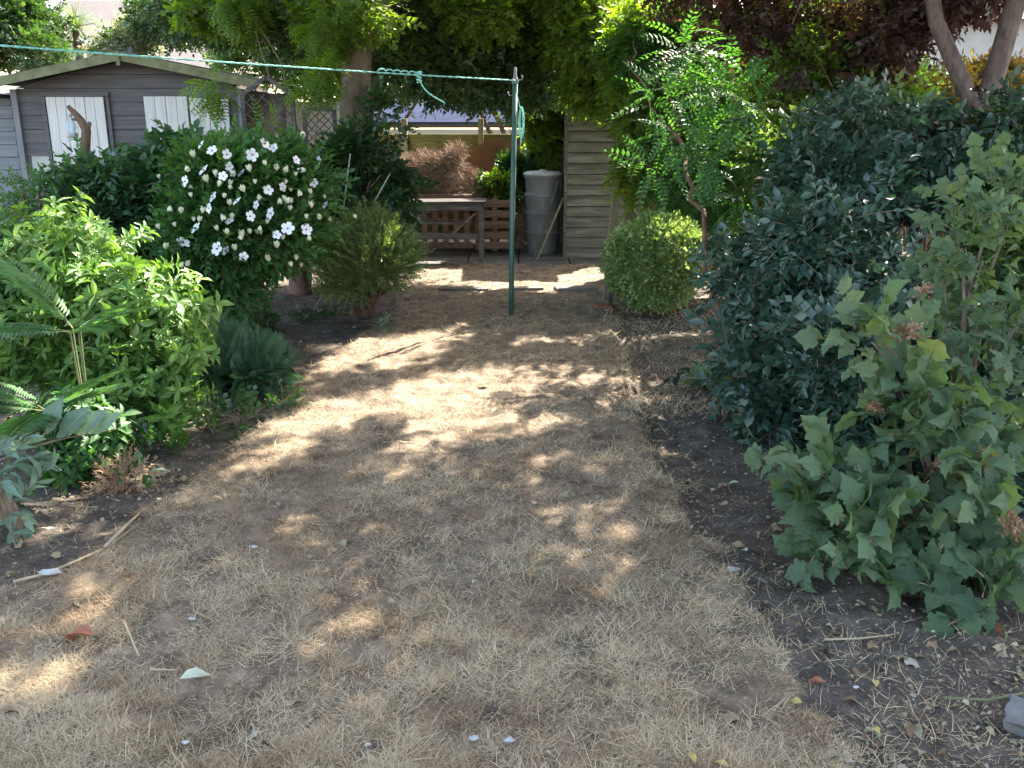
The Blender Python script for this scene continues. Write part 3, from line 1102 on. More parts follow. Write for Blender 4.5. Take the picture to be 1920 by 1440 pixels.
# ---- outbuilding beyond the fence: blue roof and white fascia
OY = 17.0
t = empty('outbuilding', (-.8, OY, 0), 'long low outbuilding with blue-grey roof and sunlit white front beyond the fence', 'outbuilding')
w = MB()
z_w1 = atY(960, 238, OY)[2]
z_w0 = atY(960, 262, OY)[2]
w.box((-.6, OY, z_w1 / 2 - .02), (5.4, .2, z_w1 - .04))
w.box((-.6, OY + 2.5, z_w1 / 2), (5.2, 4.6, z_w1 - .1))
w.build('wall', 'white_wall', t)
w = MB()
zt = atY(960, 200, OY + 1.4)[2]
w.bar((-.6, OY - .1, z_w1 + .06), (-.6, OY + 2.4, zt + .25), .05, 5.8, 0, (0, 0, 1))
w.build('roof', 'blue_roof', t)
w = MB()
w.box((-.6, OY - .36, z_w1 + .02), (5.8, .05, .07))
w.build('gutter', 'dark_wood', t)


# ---- houses far behind
def house(name, label, px, Y, w_, wall_h, roof_h, wall, roof, chimney=None, deep=7):
    c = atY(px, 100, Y)
    t = empty(name, (c[0], Y, 0), label, 'house')
    m = MB()
    m.box((c[0], Y + deep / 2, wall_h / 2), (w_, deep, wall_h))
    m.build('wall', wall, t)
    x0, x1 = c[0] - w_ / 2 - .3, c[0] + w_ / 2 + .3
    y0, y1 = Y - .3, Y + deep + .3
    m = MB()
    V = [(x0, y0, wall_h), (x1, y0, wall_h), (x1, y1, wall_h), (x0, y1, wall_h), (x0 + .1, (y0 + y1) / 2, wall_h + roof_h), (x1 - .1, (y0 + y1) / 2, wall_h + roof_h)]
    m.add(V, [(0, 1, 5, 4), (3, 4, 5, 2), (0, 4, 3), (1, 2, 5), (0, 3, 2, 1)])
    ro = m.build('roof', roof, t)
    if chimney:
        m = MB()
        cx = chimney
        m.box((cx, (y0 + y1) / 2, wall_h + roof_h + .3), (.8, .8, 1.6))
        ch = m.build('chimney', wall, ro)
        for k in (-.2, .2):
            m = MB()
            m.lathe([(.13, 0), (.11, .4)], (cx + k, (y0 + y1) / 2, wall_h + roof_h + 1.1), 10)
            m.build('chimney_pot', 'terracotta', ch)
    for k in (-.28, .28):
        m = MB()
        m.box((c[0] + k * w_, Y - .02, wall_h * .68), (w_ * .16, .04, wall_h * .22))
        wo = m.build('window', 'white_paint', t)
        m = MB()
        m.box((c[0] + k * w_ - w_ * .036, Y - .045, wall_h * .68), (w_ * .062, .02, wall_h * .19))
        m.box((c[0] + k * w_ + w_ * .036, Y - .045, wall_h * .68), (w_ * .062, .02, wall_h * .19))
        m.build('pane', 'glass_dark', wo)
    return t


hx = atY(180, 20, 42)[0]
house('terraced_house', 'tan gabled house with chimney far behind the grey shed', 235, 38, 7.5, 3.4, 3.4, 'house_wall', 'house_roof', chimney=hx, deep=7)
house('rendered_house', 'pale grey house glimpsed through the leaves at the right edge', 2010, 17, 6.5, 3.4, 1.8, 'pale_wall', 'house_roof')

# ================================================================ GARDEN OBJECTS
# clothes post
g = gnd(959, 600)
PX, PY = g[0], g[1]
topz = atY(966, 150, PY)[2]
t = empty('washing_line_post', (PX, PY, 0), 'slim dark green metal clothes post standing upright mid lawn', 'post')
m = MB()
xt = atY(966, 150, PY)[0]
m.tube([(PX, PY, -.1), (PX, PY, .5), (xt, PY, topz - .03)], [.024, .023, .022], 12)
m.build('pole', 'post_green', t, True)
m = MB()
m.lathe([(.026, 0), (.028, .02), (.02, .045), (.012, .06), (.012, .12), (.006, .125)], (xt, PY, topz - .03), 12)
m.build('cap', 'shed_trim', t, True)
m = MB()
m.tube([(xt + .015, PY - .02, topz), (xt + .05, PY - .02, topz), (xt + .06, PY - .02, topz + .02), (xt + .05, PY - .02, topz + .035)], .005, 6)
m.build('cleat', 'shed_trim', t, True)
m = MB()
m.tube([(xt - .015, PY - .02, topz - .12), (xt - .05, PY - .03, topz - .12), (xt - .06, PY - .03, topz - .09)], .005, 6)
m.build('cleat', 'shed_trim', t, True)


def cord_path(a, b, sag, n=24):
    a, b = Vector(a), Vector(b)
    return [a.lerp(b, i / n) - Vector((0, 0, sag * 4 * (i / n) * (1 - i / n))) for i in range(n + 1)]


E = Vector((xt, PY - .03, topz - .005))
q = gnd(0, 74, 2.03)
far_ = Vector(q) + (Vector(q) - E) * .75
t = empty('washing_line', E, 'frayed teal washing line strung from the green post out of the left side', 'washing line')
m = MB()
path = cord_path(E, far_, .03, 60)
for s_ in (0, math.pi):
    pts = []
    for i in range(241):
        f = i / 240 * 60
        k = min(int(f), 59)
        p = path[k].lerp(path[k + 1], f - k)
        a = i * 1.3 + s_
        pts.append(p + Vector((math.cos(a) * .4, -math.cos(a) * .3, math.sin(a))) * .0032)
    m.tube(pts, .0038, 5)
m.build('cord', 'cord', t, True)
# knot and hanging end (780..830, 145..195)
m = MB()
dline = (far_ - E).normalized()
best = min(range(400), key=lambda i: abs(to_px(*(E + dline * (i * .01)))[0] - 785))
K = E + dline * (best * .01)
for i in range(26):
    a = i * .9
m.tube([K + Vector((math.cos(i * .8) * .016, math.sin(i * .8) * .016, .01 - i * .0028)) for i in range(28)], .006, 6)
m.tube([K + dline * (-.02 + i * .012) + Vector((math.cos(i * 1.1) * .007, 0, math.sin(i * 1.1) * .007)) for i in range(34)], .0055, 6)
m.build('knot', 'cord', t, True)
m = MB()
e_ = Vector(atY(828, 192, K.y))
for s_ in range(3):
    pts = [K + Vector((0, 0, -.04)) + (e_ - K - Vector((0, 0, -.04))) * (i / 10) + Vector((-.015 * math.sin(i * .5) + s_ * .006 * (i / 10), .004 * s_, -.02 * math.sin(math.pi * i / 10) - s_ * .004)) for i in range(11)]
    m.tube(pts, .0055 if s_ == 0 else .003, 6)
m.build('loose_end', 'cord', t, True)

# spare cord hanging on the post
t = None
m = MB()
cx, cz = atY(976, 235, PY)[0], atY(976, 235, PY)[2]
pts = [(xt + .015, PY - .028, topz - .03), (xt + .012, PY - .03, topz - .1), (cx - .004, PY - .028, cz + .13)]
m.tube(pts, .004, 5)
for k in range(7):
    pts = []
    hh, ww = random.uniform(.10, .125), random.uniform(.010, .022)
    for i in range(17):
        a = 2 * math.pi * i / 16
        pts.append((cx + .006 + math.sin(a) * ww, PY - .03 + math.sin(a * 2 + k) * .006 - k * .002, cz + .02 + math.cos(a) * hh - random.uniform(0, .003)))
    m.tube(pts, .0042, 5)
m.tube([(cx, PY - .04, cz - .08), (cx + .004, PY - .042, cz - .13), (cx - .002, PY - .04, cz - .17)], .0045, 5)
tag(m.build('cord_hank', 'cord', None, True), 'bunched spare teal cord hanging beside the top of the green post', 'cord')

# water butt
wc = atY(1017, 400, 11.75)
t = empty('water_butt', (wc[0], 11.75, 0), 'grey ribbed plastic water butt standing by the plank shed', 'water butt')
zt = atY(960, 326, 11.75)[2]
r0 = .225
m = MB()
prof = [(.02, 0), (r0 * .8, 0), (r0 * .84, .1), (r0 * .92, .28), (r0 * .99, .30), (r0 * .99, .33), (r0 * .88, .335), (r0 * .88, .345), (r0 * .97, .53), (r0 * 1.03, .55), (r0 * 1.03, .58), (r0 * .91, .585), (r0 * .91, .595), (r0 * 1.0, .75),
        (r0 * 1.05, .77), (r0 * 1.05, .8), (r0 * .94, .805), (r0 * .95, .82), (r0 * 1.0, zt - .05), (r0 * 1.06, zt - .04), (r0 * 1.06, zt - .01), (.03, zt - .01)]
m.lathe(prof, (wc[0], 11.75, 0), 28)
m.build('body', 'grey_plastic', t, True)
m = MB()
m.lathe([(r0 * 1.08, zt - .012), (r0 * 1.09, zt + .012), (r0 * .9, zt + .03), (.05, zt + .04), (.04, zt + .055), (.01, zt + .055)], (wc[0], 11.75, 0), 28)
m.build('lid', tex_mat('pale_lid', [(.4, .41, .41), (.55, .55, .54)], 5, (1, 1, 1), .5, 0), t, True)

# old planks leaning against the shed side
for i, (a, b, w_, lab) in enumerate((((1003, 470), (1058, 372), .07, 'long grey plank leaning from the slabs up against the plank shed'),
                                     ((995, 452), (1052, 340), .035, 'thin pole leaning behind the grey plank beside the water butt'))):
    A, Bp = gnd(a[0], a[1] + (6 if i == 0 else 14)), atY(b[0], b[1], 11.5 - i * .06)
    m = MB()
    if i == 0: m.bar((A[0], 11.1, .03), (Bp[0] - .02, 11.45, Bp[2]), w_, .022, 0, (0, -1, 0), .002)
    else: m.tube([(A[0] + .02, 11.35, .02), (Bp[0] - .03, 11.5, Bp[2])], .015, 7)
    tag(m.build('leaning_plank' if i == 0 else 'leaning_pole', 'dark_wood' if i else 'old_wood_v'), lab, 'plank' if i == 0 else 'pole')

# rustic table
TY = 10.95
tx0, tx1 = atY(735, 380, TY)[0], atY(911, 380, TY)[0]
tz = atY(960, 377, TY)[2]
t = empty('rustic_table', ((tx0 + tx1) / 2, TY, 0), 'rough dark grey wooden potting table in front of the compost bay', 'table')
m = MB()
for k in range(4):
    m.box(((tx0 + tx1) / 2, TY + k * .125, tz - .02), (tx1 - tx0, .115, .035), Euler((0, R(-.5), 0)).to_matrix(), 0, .004)
m.build('tabletop', tex_mat('glare_darkened_wood', [(.03, .028, .025), (.07, .063, .058), (.12, .11, .1)], 7, (.6, 3, 6), .9, .3, spec=.1), t)  # colour darkened below the leg wood to offset the bright sky reflection
m = MB()
m.box(((tx0 + tx1) / 2 - .02, TY + .0, tz - .075), (tx1 - tx0 - .06, .025, .07))
m.build('apron', 'dark_wood', t)
for (lx, ly) in ((tx1 - .06, TY + .03), (tx1 - .06, TY + .4), (tx0 + .06, TY + .03), (tx0 + .06, TY + .4)):
    m = MB()
    m.box((lx, ly, (tz - .04) / 2), (.055, .05, tz - .04), None, 0, .004)
    m.build('leg', 'dark_wood', t)
m = MB()
m.bar((tx0, TY + .06, .50), (tx1 - .3, TY + .06, .49), .03, .03)
m.bar((tx0, TY + .0, .36), (tx1 - .1, TY + .0, .34), .07, .022)
m.build('cross_rail', 'dark_wood', t)
m = MB()
m.bar((tx1 - .42, TY + .01, .36), (tx1 - .12, TY + .01, .62), .05, .022, 0, (0, -1, 0))
m.build('brace', 'pallet', t)


# pallets around compost
def pallet(px0, px1, Y, z0, z1, label, n=5, vertical=False):
    x0, x1 = atY(px0, 400, Y)[0], atY(px1, 400, Y)[0]
    t = empty('pallet', ((x0 + x1) / 2, Y, z0), label, 'pallet', 'pallets walling the compost bay')
    m = MB()
    if vertical:
        for k in range(n):
            m.box((x0 + (x1 - x0) * (k + .5) / n, Y, (z0 + z1) / 2), (.07, .018, z1 - z0), None, 0, .002)
    else:
        for k in range(n):
            m.box(((x0 + x1) / 2, Y, z0 + (z1 - z0) * (k + .5) / n), (x1 - x0, .018, .09), Euler((0, random.uniform(-.01, .01), 0)).to_matrix(), 0, .002)
    m.build('slats', 'pallet', t)
    m = MB()
    for f in (0.04, .5, .96):
        if vertical: m.box(((x0 + x1) / 2, Y + .045, z0 + (z1 - z0) * f), (x1 - x0, .06, .07))
        else: m.box((x0 + (x1 - x0) * f, Y + .045, (z0 + z1) / 2), (.07, .06, z1 - z0))
    m.build('bearers', 'pallet', t)


pallet(765, 885, 11.62, .12, .78, 'brown pallet with upright slats behind the rustic table', 6, True)
pallet(893, 962, 11.66, .08, .74, 'brown pallet with level slats between table and water butt', 5)

# rusty board
m = MB()
A = atY(916, 293, 12.6)
bm = bmesh.new()
n = 20
pts = []
for i in range(n):
    a = 2 * math.pi * i / n
    x, z = math.cos(a), math.sin(a)
    e = 3.0
    rr = 1 / (abs(x) ** e + abs(z) ** e) ** (1 / e)
    pts.append((x * rr * .36, z * rr * .19))
rot = Euler((R(-15), R(-22), 0)).to_matrix()
V = [tuple(rot @ Vector((x, -.01, z)) + Vector(A)) for x, z in pts] + [tuple(rot @ Vector((x, .01, z)) + Vector(A)) for x, z in pts]
m.add(V, [tuple(range(n)), tuple(range(2 * n - 1, n - 1, -1))] + [(i, i + n, (i + 1) % n + n, (i + 1) % n) for i in range(n)])
tag(m.build('rusty_panel', 'rust'), 'rounded rust-brown panel tilted on top of the compost heap', 'panel')


# compost heap
def heap():
    c0 = atY(835, 340, 12.35)
    n = 12000
    u = rng.uniform(-1, 1, size=(n, 2)) * [1.0, .55]
    x, y = c0[0] + u[:, 0], 12.3 + u[:, 1]
    hh = np.where(u[:, 0] > .25, .98, 1.26) * np.exp(-(u[:, 0] / .95) ** 4) * np.exp(-((u[:, 1]) / .7) ** 4) * (.9 + .22 * noise2(x, y, 4.5))
    z = hh * (1 - rng.random(n) ** 2.2 * .5)
    tps = []
    for s_ in range(3):
        rd = random.Random(s_ + 50)
        t = Tpl(); t.n = 1
        for k in range(7):
            d = Vector((rd.uniform(-1, 1), rd.uniform(-1, 1), rd.uniform(-.4, .8)))
            t.add(place([(-.02, 0, 0), (.02, 0, 0), (.012, 1, .12), (-.012, 1, .12)], (0, 0, 0), d, (rd.uniform(-1, 1), -1, .4), rd.uniform(.5, 1)), [(0, 1, 2, 3)])
        tps.append(t)
    B = basis(rng.normal(size=(n, 3)) * [1, 1, .6], rng.normal(size=(n, 3)))
    o = batch('compost_heap', tps, np.stack([x, y, z], 1), B, rng.uniform(.05, .17, n), ['heap'])
    tag(o, 'heap of dead pinkish-brown hedge cuttings piled behind the table', 'compost heap', kind='stuff')
    m = MB()
    for i in range(14):
        m.lathe([(.8 - .05 * i, .07 * i), (.79 - .05 * i, .07 * i + .06)], (c0[0], 12.35, 0), 14)


heap()

# bamboo canes
for i, (a, b, Y, lab) in enumerate((((643, 400), (657, 288), 7.9, 'upright pale garden cane among the dark climber left of the trunk base'),
                                    ((690, 400), (731, 326), 7.9, 'slanting pale garden cane right of the upright cane'))):
    A, Bp = atY(*a, Y), atY(*b, Y)
    d = (Bp - A)
    A2 = A - d * (A[2] / d[2])
    m = MB()
    m.tube([A2, A, Bp], [.008, .008, .006], 7)
    tag(m.build('garden_cane', tex_mat('cane', [(.25, .25, .19), (.38, .37, .29)], 9), None, True), lab, 'cane')

# trellis with pointed top, dark
TRY = 8.9


def trellis(name, px0, px1, py0, py1, Y, label, mat, step=.11, peak=None, parent_frame=True, flat=.012):
    a, b = atY(px0, py0, Y), atY(px1, py1, Y)
    x0, x1, z1, z0 = a[0], b[0], a[2], b[2]
    t = empty(name, ((x0 + x1) / 2, Y, z0), label, 'trellis')
    m = MB()
    W, H = x1 - x0, z1 - z0
    for s_ in (1, -1):
        k = -H
        while k < W:
            # line x = k + s, z = s  clipped
            s0, s1 = max(0, -k), min(H, W - k)
            if s1 > s0 + .02:
                p, q_ = (k + s0, s0), (k + s1, s1)
                if s_ == -1: p, q_ = (W - p[0], p[1]), (W - q_[0], q_[1])
                m.bar((x0 + p[0], Y + (.006 if s_ == 1 else -.006), z0 + p[1]), (x0 + q_[0], Y + (.006 if s_ == 1 else -.006), z0 + q_[1]), .018, .008, 0, (0, -1, 0))
            k += step
    m.build('lattice', mat, t)
    m = MB()
    m.box((x0, Y, z0 + H / 2), (.04, .035, H))
    m.box((x1, Y, z0 + H / 2), (.04, .035, H))
    m.box(((x0 + x1) / 2, Y, z0), (W - .04, .035, .035))
    if peak:
        xm_ = (x0 + x1) / 2
        m.bar((x0, Y, z1), (xm_, Y, z1 + peak), .04, .035, 0, (0, -1, 0))
        m.bar((xm_, Y, z1 + peak), (x1, Y, z1), .04, .035, 0, (0, -1, 0))
    else:
        m.box(((x0 + x1) / 2, Y, z1), (W - .04, .035, .04))
    m.build('frame', mat, t)


trellis('trellis_panel', 455, 566, 178, 470, 8.9, 'dark lattice trellis with peaked top standing by the corner of the grey shed', 'dark_wood', .10, .16)
trellis('trellis_panel', 570, 640, 205, 470, 9.5, 'sunlit gappy lattice panel behind the white flowered shrub', 'dark_wood', .085)
m = MB()
a = atY(592, 250, 11.5)
m.box((a[0] - .1, 11.5, .95), (1.1, .05, 1.9))
tag(m.build('garden_screen', 'white_wall'), 'white screen showing through the holes of the lattice panel', 'screen')

# right side: posts and trellis beside the plank shed
m = MB()
A, Bp = atY(1149, 425, 9.6), atY(1174, 170, 9.6)
d = Bp - A
A2 = A - d * (A[2] / d[2])
m.bar(A2, Bp + d * .2, .075, .075, 0, (0, -1, 0), .006)
tag(m.build('arbour_post', 'old_wood_v'), 'thick mossy square post in front of the right edge of the plank shed', 'post')
m = MB()
A, Bp = atY(1172, 420, 9.4), atY(1198, 200, 9.4)
d = Bp - A
A2 = A - d * (A[2] / d[2])
m.bar(A2, Bp + d * .2, .04, .04, 0, (0, -1, 0), .004)
tag(m.build('arbour_rail', 'old_wood_v'), 'slimmer mossy upright just right of the thick square post', 'post')
trellis('trellis_panel', 1178, 1240, 270, 430, 9.75, 'weathered lattice panel half hidden behind the round variegated bush', 'old_wood_v', .16)
m = MB()
a, b = atY(1180, 200, 10.0), atY(1300, 200, 10.0)
for k in range(8):
    m.box((a[0] + .05 + k * .1, 10.0, 1.0), (.094, .02, 2.0))
tag(m.build('closeboard_panel', 'old_wood_v'), 'upright board panel behind the lattice on the right', 'fence')

# dark short post beside the round bush, brick, pot
m = MB()
g = gnd(1140, 578)
m.tube([(g[0], g[1], -.05), (g[0] + .005, g[1], .2), (g[0], g[1] + .01, .36)], [.04, .036, .033], 10)
tag(m.build('wooden_stake', 'dark_wood', None, True), 'short dark stump-like stake at the left side of the round variegated bush', 'stake')
m = MB()
g = gnd(1128, 583)
m.box((g[0], g[1] - .05, .035), (.17, .09, .06), Euler((0, .1, .25)).to_matrix(), 0, .006)
tag(m.build('brick', 'brick'), 'broken orange-red brick lying at the foot of the dark stake', 'brick')
g = gnd(563, 553)
t = empty('chimney_pot_planter', (g[0], g[1], 0), 'faded terracotta chimney pot planter half hidden by the white flowered shrub', 'planter')
m = MB()
m.lathe([(.03, 0), (.115, 0), (.105, .05), (.1, .3), (.11, .33), (.12, .34), (.12, .4), (.1, .41), (.09, .34), (.02, .33)], (g[0], g[1], 0), 20)
m.build('body', 'terracotta', t, True)
m = MB()
m.lathe([(.095, 0), (.09, .02)], (g[0], g[1], .345), 16)
m.build('soil', 'soil', t)

# dead forked branch with hanging bottle
SYD = 7.0
pts1 = [atY(163, 330, SYD), atY(160, 285, SYD), atY(162, 245, SYD), atY(152, 226, SYD), atY(140, 212, SYD), atY(127, 199, SYD)]
base = pts1[0].copy(); base[2] = -.05
m = MB()
m.tube([base] + pts1, [.05, .04, .036, .034, .028, .022, .014], 9)
m.tube([pts1[2], atY(165, 238, SYD), atY(169, 229, SYD)], [.03, .02, .012], 7)
m.tube([pts1[3], atY(140, 224, SYD), atY(133, 223, SYD)], [.014, .01, .006], 6)
tag(m.build('dead_branch', 'bark_brown', None, True), 'bare forked dead stem standing up in front of the white shed door', 'branch')
t = None
bt = atY(135, 245, SYD)
t = empty('hanging_bottle', bt, 'clear bluish plastic bottle hanging from the dead forked stem', 'bottle')
m = MB()
m.lathe([(.012, .105), (.014, .09), (.03, .05), (.036, .03), (.034, .01), (.036, -.05), (.03, -.075), (.01, -.08)][::-1], tuple(bt), 16)
gm, nt, b_ = new_mat('clear_blue_plastic')
b_.inputs['Base Color'].default_value = (.75, .85, .92, 1)
b_.inputs['Roughness'].default_value = .15
b_.inputs['Transmission Weight'].default_value = .6
b_.inputs['IOR'].default_value = 1.2
m.build('body', gm, t, True)
m = MB()
m.lathe([(.037, 0), (.0375, .035)], (bt[0], bt[1], bt[2] - .05), 16)
m.build('bottle_label', 'paper', t, True)
m = MB()
m.lathe([(.014, 0), (.014, .02), (.004, .022)], (bt[0], bt[1], bt[2] + .1), 12)
m.tube([(bt[0], bt[1], bt[2] + .12), tuple(atY(137, 224, SYD))], .002, 5)
m.build('cap', 'paper', t, True)

# ================================================================ VEGETATION
q = 'quad'
T_small = [spray(q, 9, .16, .055, .26, seed=i, tw=.0015) for i in range(4)]
T_flat = [spray('flat', 8, .2, .075, .3, seed=i + 10, tw=.003) for i in range(4)]
T_flats = [spray('flat', 9, .16, .05, .32, seed=i + 14, tw=.002) for i in range(4)]
T_pin = [spray(q, 15, .24, .05, .24, seed=i + 20, pinnate=True, bend=-.07, ang=68, rnd=.25, tw=.0016) for i in range(4)]
T_broad = [spray('oval', 7, .2, .11, .27, seed=i + 30, bend=-.08, ang=60, tw=.003) for i in range(4)]
T_hib = [spray('oval', 10, .2, .055, .3, seed=i + 40, tw=.002) for i in range(4)]
T_blue = [spray('oval', 8, .17, .075, .26, seed=i + 50, tw=.002) for i in range(4)]
T_blues = [spray('oval', 7, .16, .06, .25, rnd=.9, seed=i + 55, tw=.002) for i in range(4)]
T_chois = [spray('oval', 3, .11, .082, .19, seed=i + 60, whorl=4, tw=.003, bend=.01) for i in range(4)]
T_lobed = [spray('lobed', 5, .24, .115, seed=i + 70, bend=-.05, ang=62, rnd=.8, tw=.0035) for i in range(6)]
T_lobed2 = [spray('lobed', 4, .15, .075, seed=i + 76, bend=-.03, ang=55, rnd=.5, tw=.003) for i in range(4)]
T_narrow = [spray(q, 12, .15, .035, .15, seed=i + 80, ang=35, bend=.01, tw=.0015) for i in range(4)]
T_tiny2 = [spray(q, 8, .09, .04, .32, rnd=.9, seed=i + 95, tw=.001) for i in range(4)]
T_tiny = [spray(q, 8, .07, .026, .34, seed=i + 90, tw=.001) for i in range(4)]
T_ivy = [spray(q, 7, .18, .06, .42, seed=i + 100, bend=-.06, tw=.002) for i in range(4)]
T_sage = [spray('oval', 6, .2, .11, .16, seed=i + 110, ang=40, tw=.003, bend=-.03) for i in range(3)]


def plant(name, label, cat, base, ells, n, tpls, mats, bark='twig', nst=10, r0=.012, trunk=None, trunk_r=None, fname='foliage', sname='stems', group=None, **kw):
    t = empty(name, (base[0], base[1], 0), label, cat, group)
    o, C = foliage(fname, ells, n, tpls, mats, t, **kw)
    if nst:
        low = C[C[:, 2] > .15]
        limbs(sname, (base[0], base[1], -.05), pickn(low, nst), r0, bark, t, trunk_top=trunk, trunk_r=trunk_r, seed=int(n) % 97)
    return t, C


# --- the big evergreen tree, trunk at px 672
TRX = atY(674, 200, 9.1)
tb = (TRX[0], 9.1, 0)
ev = [ell(830, 40, 10.6, 270, 120, 1.1), ell(1000, 60, 10.8, 150, 110, 1.0), ell(860, 130, 10.2, 170, 58, .7), ell(700, -60, 10.5, 300, 120, 1.3),
      ell(430, 10, 11.8, 200, 92, 1.0), ell(560, 70, 11.2, 100, 60, .8), ell(330, 30, 12.6, 110, 60, .8), ell(960, 165, 10.4, 110, 34, .5),
      ell(520, -90, 11.0, 260, 110, 1.3), ell(980, -100, 11, 260, 120, 1.3)]
t = empty('evergreen_tree', tb, 'big spreading dark evergreen tree with tan trunk behind the lawn centre', 'tree')
foliage('backlit_tinted_leaves', [ell(640, 110, 9.6, 60, 90, .4), ell(590, 30, 9.6, 60, 50, .4), ell(720, 20, 8.9, 60, 50, .3), ell(655, 10, 8.9, 40, 40, .2), ell(760, 60, 10, 60, 60, .4), ell(1060, 90, 10, 70, 90, .4), ell(900, 20, 9.8, 130, 50, .4),
    ell(420, 20, 10.5, 120, 40, .5)],
        1700, T_flat, ['l_bright', 'twig'], t, nclump=70, csize=.16, up=-.3, rr=.6, prune=False, lo=.3,  # brighter leaf colour stands in for sun shining through the crown
        keep=lambda P: ~((np.abs(to_px(P[:, 0], P[:, 1], P[:, 2])[0] - 672) < 36) & (to_px(P[:, 0], P[:, 1], P[:, 2])[1] > 80)))
_, C = foliage('crown', ev + [ell(900, 150, 10.4, 170, 45, .6), ell(640, 120, 10.6, 110, 60, .6), ell(240, 90, 12.6, 60, 40, .5)], 31000, T_small + T_flats, ['l_evergreen', 'twig'], t, nclump=330, csize=.28, rr=.7, up=.1, scale=(.8, 1.3), toward=.25, prune=.7)
tops = [atY(668, 250, 9.1), atY(668, 120, 9.12), atY(678, -40, 9.2)]
limbs('trunk', tb, pickn(C[C[:, 2] > 2.2], 22), .04, 'bark_tan', t, n=8, trunk_top=[tuple(p) for p in tops], trunk_r=.20, seed=4, wob=.12)
mb = MB()
mb.tube([tops[1] + [.02, .0, .1], atY(706, 70, 9.3), atY(722, 0, 9.5), atY(735, -80, 9.7)], [.09, .075, .065, .06], 10)
mb.build('limb', 'bark_tan', t, True)


# high canopy that throws the shade over the lawn (above the top of the frame)
def canopy(name, parent, xr, yr, zr, n, mats, tp, nclump=150, csize=.5):
    m = nclump
    nx_ = max(2, int(round(math.sqrt(m * (xr[1] - xr[0]) / (yr[1] - yr[0])))))
    ny_ = int(math.ceil(m / nx_))
    gi, gj = np.meshgrid(np.arange(nx_), np.arange(ny_))
    m = nx_ * ny_
    gx = xr[0] + (gi.ravel() + rng.uniform(0, 1, m)) / nx_ * (xr[1] - xr[0])
    gy = yr[0] + (gj.ravel() + rng.uniform(0, 1, m)) / ny_ * (yr[1] - yr[0])
    z = rng.uniform(*zr, m)
    cc = np.stack([gx + z * S.x / S.z, gy + z * S.y / S.z, z], 1)
    pk = rng.integers(0, m, n)
    P = cc[pk] + rand_dirs(n) * (rng.random(n) ** .4)[:, None] * csize * rng.uniform(.7, 1.4, m)[pk][:, None]
    P = P[~in_sun_gap(P)]
    # keep clear of the view above the frame edge
    px, py = to_px(P[:, 0], P[:, 1], P[:, 2])
    P = P[py < -25]
    k = len(P)
    o = batch(name, tp, P, basis(rng.normal(size=(k, 3)), rng.normal(size=(k, 3)) * .5 + [S.x, S.y, S.z + .4]), rng.uniform(.9, 1.35, k), mats, parent)
    return cc


cv1 = canopy('high_foliage', t, (-5.5, -.8), (-.8, 7.9), (4.0, 5.6), 20000, ['l_canopy', 'twig'], T_flat, 150)
limbs('bough', tuple(tops[2]), pickn(cv1, 12), .06, 'bark_tan', t, n=7, seed=9)

# --- hanging bright climber above and right of the post
plant('climber', 'sunlit yellow-green climber hanging over the top of the plank shed', 'climber', (1.55, 10.6, 0),
      [ell(1110, 70, 9.8, 85, 100, .5), ell(1200, 110, 9.3, 80, 150, .5), ell(1110, 165, 10.0, 80, 48, .4), ell(1060, 0, 10, 90, 60, .5), ell(1205, 290, 9.2, 38, 110, .3), ell(1190, 220, 9.0, 40, 60, .3)],
      4400, T_flat + T_flats, ['l_bright', 'twig'], nst=0, nclump=130, csize=.18, up=-.25, rr=.6, lo=.3, prune=False)
plant('climber', 'olive ivy trailing over the fence between the green post and plank shed', 'climber', (.65, 12.7, 0),
      [ell(1020, 215, 12.2, 55, 60, .3), ell(1030, 275, 12.4, 40, 45, .25), ell(950, 190, 12.6, 60, 25, .3)],
      2200, T_ivy, ['l_bright', 'twig'], nst=5, nclump=40, csize=.18, up=-.4)
plant('ivy', 'dark leafy ivy and shrub growth smothering the base of the tan trunk', 'ivy', (tb[0], 8.7, 0),
      [ell(700, 330, 8.5, 84, 100, .4), ell(672, 300, 8.4, 46, 90, .3), ell(735, 230, 8.7, 46, 60, .3), ell(600, 400, 8.2, 70, 60, .3), ell(700, 395, 8.2, 80, 50, .35), ell(745, 300, 8.6, 35, 80, .3)],
      7500, T_ivy, ['l_ivy', 'twig'], nst=12, nclump=130, csize=.2, up=-.15, toward=.4,
      keep=lambda P: ~((np.abs(to_px(P[:, 0], P[:, 1], P[:, 2])[0] - 672) < 38) & (to_px(P[:, 0], P[:, 1], P[:, 2])[1] < 235)))
plant('climber', 'bright green trailing shoots hanging over the roof edge of the grey shed', 'climber', (atY(560, 200, 8.9)[0], 8.9, 0),
      [ell(400, 165, 8.4, 22, 38, .12), ell(600, 150, 8.6, 30, 48, .2), ell(615, 60, 8.8, 45, 45, .3), ell(500, 250, 8.2, 34, 12, .1), ell(450, 5, 9, 80, 14, .3)],
      620, T_pin, ['l_bright', 'twig_green'], nst=4, r0=.006, nclump=30, csize=.14, up=-.8, droop=.5, rr=.8, prune=False, lo=.1)
plant('young_plant', 'small lime green plant sprouting from the compost heap', 'plant', (atY(930, 340, 11.9)[0], 11.95, 0),
      [ell(905, 325, 11.95, 20, 16, .12), ell(935, 345, 11.95, 26, 22, .15)], 260, T_broad, ['l_bright', 'twig_green'], nst=4, nclump=10, csize=.1, scale=(.5, .8))
plant('shrub', 'dark ivy mound right of the compost heap under the rusty panel', 'shrub', (atY(930, 360, 12.1)[0], 12.1, 0),
      [ell(925, 365, 12.05, 42, 34, .25), ell(965, 330, 12.3, 30, 50, .25)], 1300, T_ivy, ['l_ivy', 'twig'], nst=4, nclump=22, csize=.14)

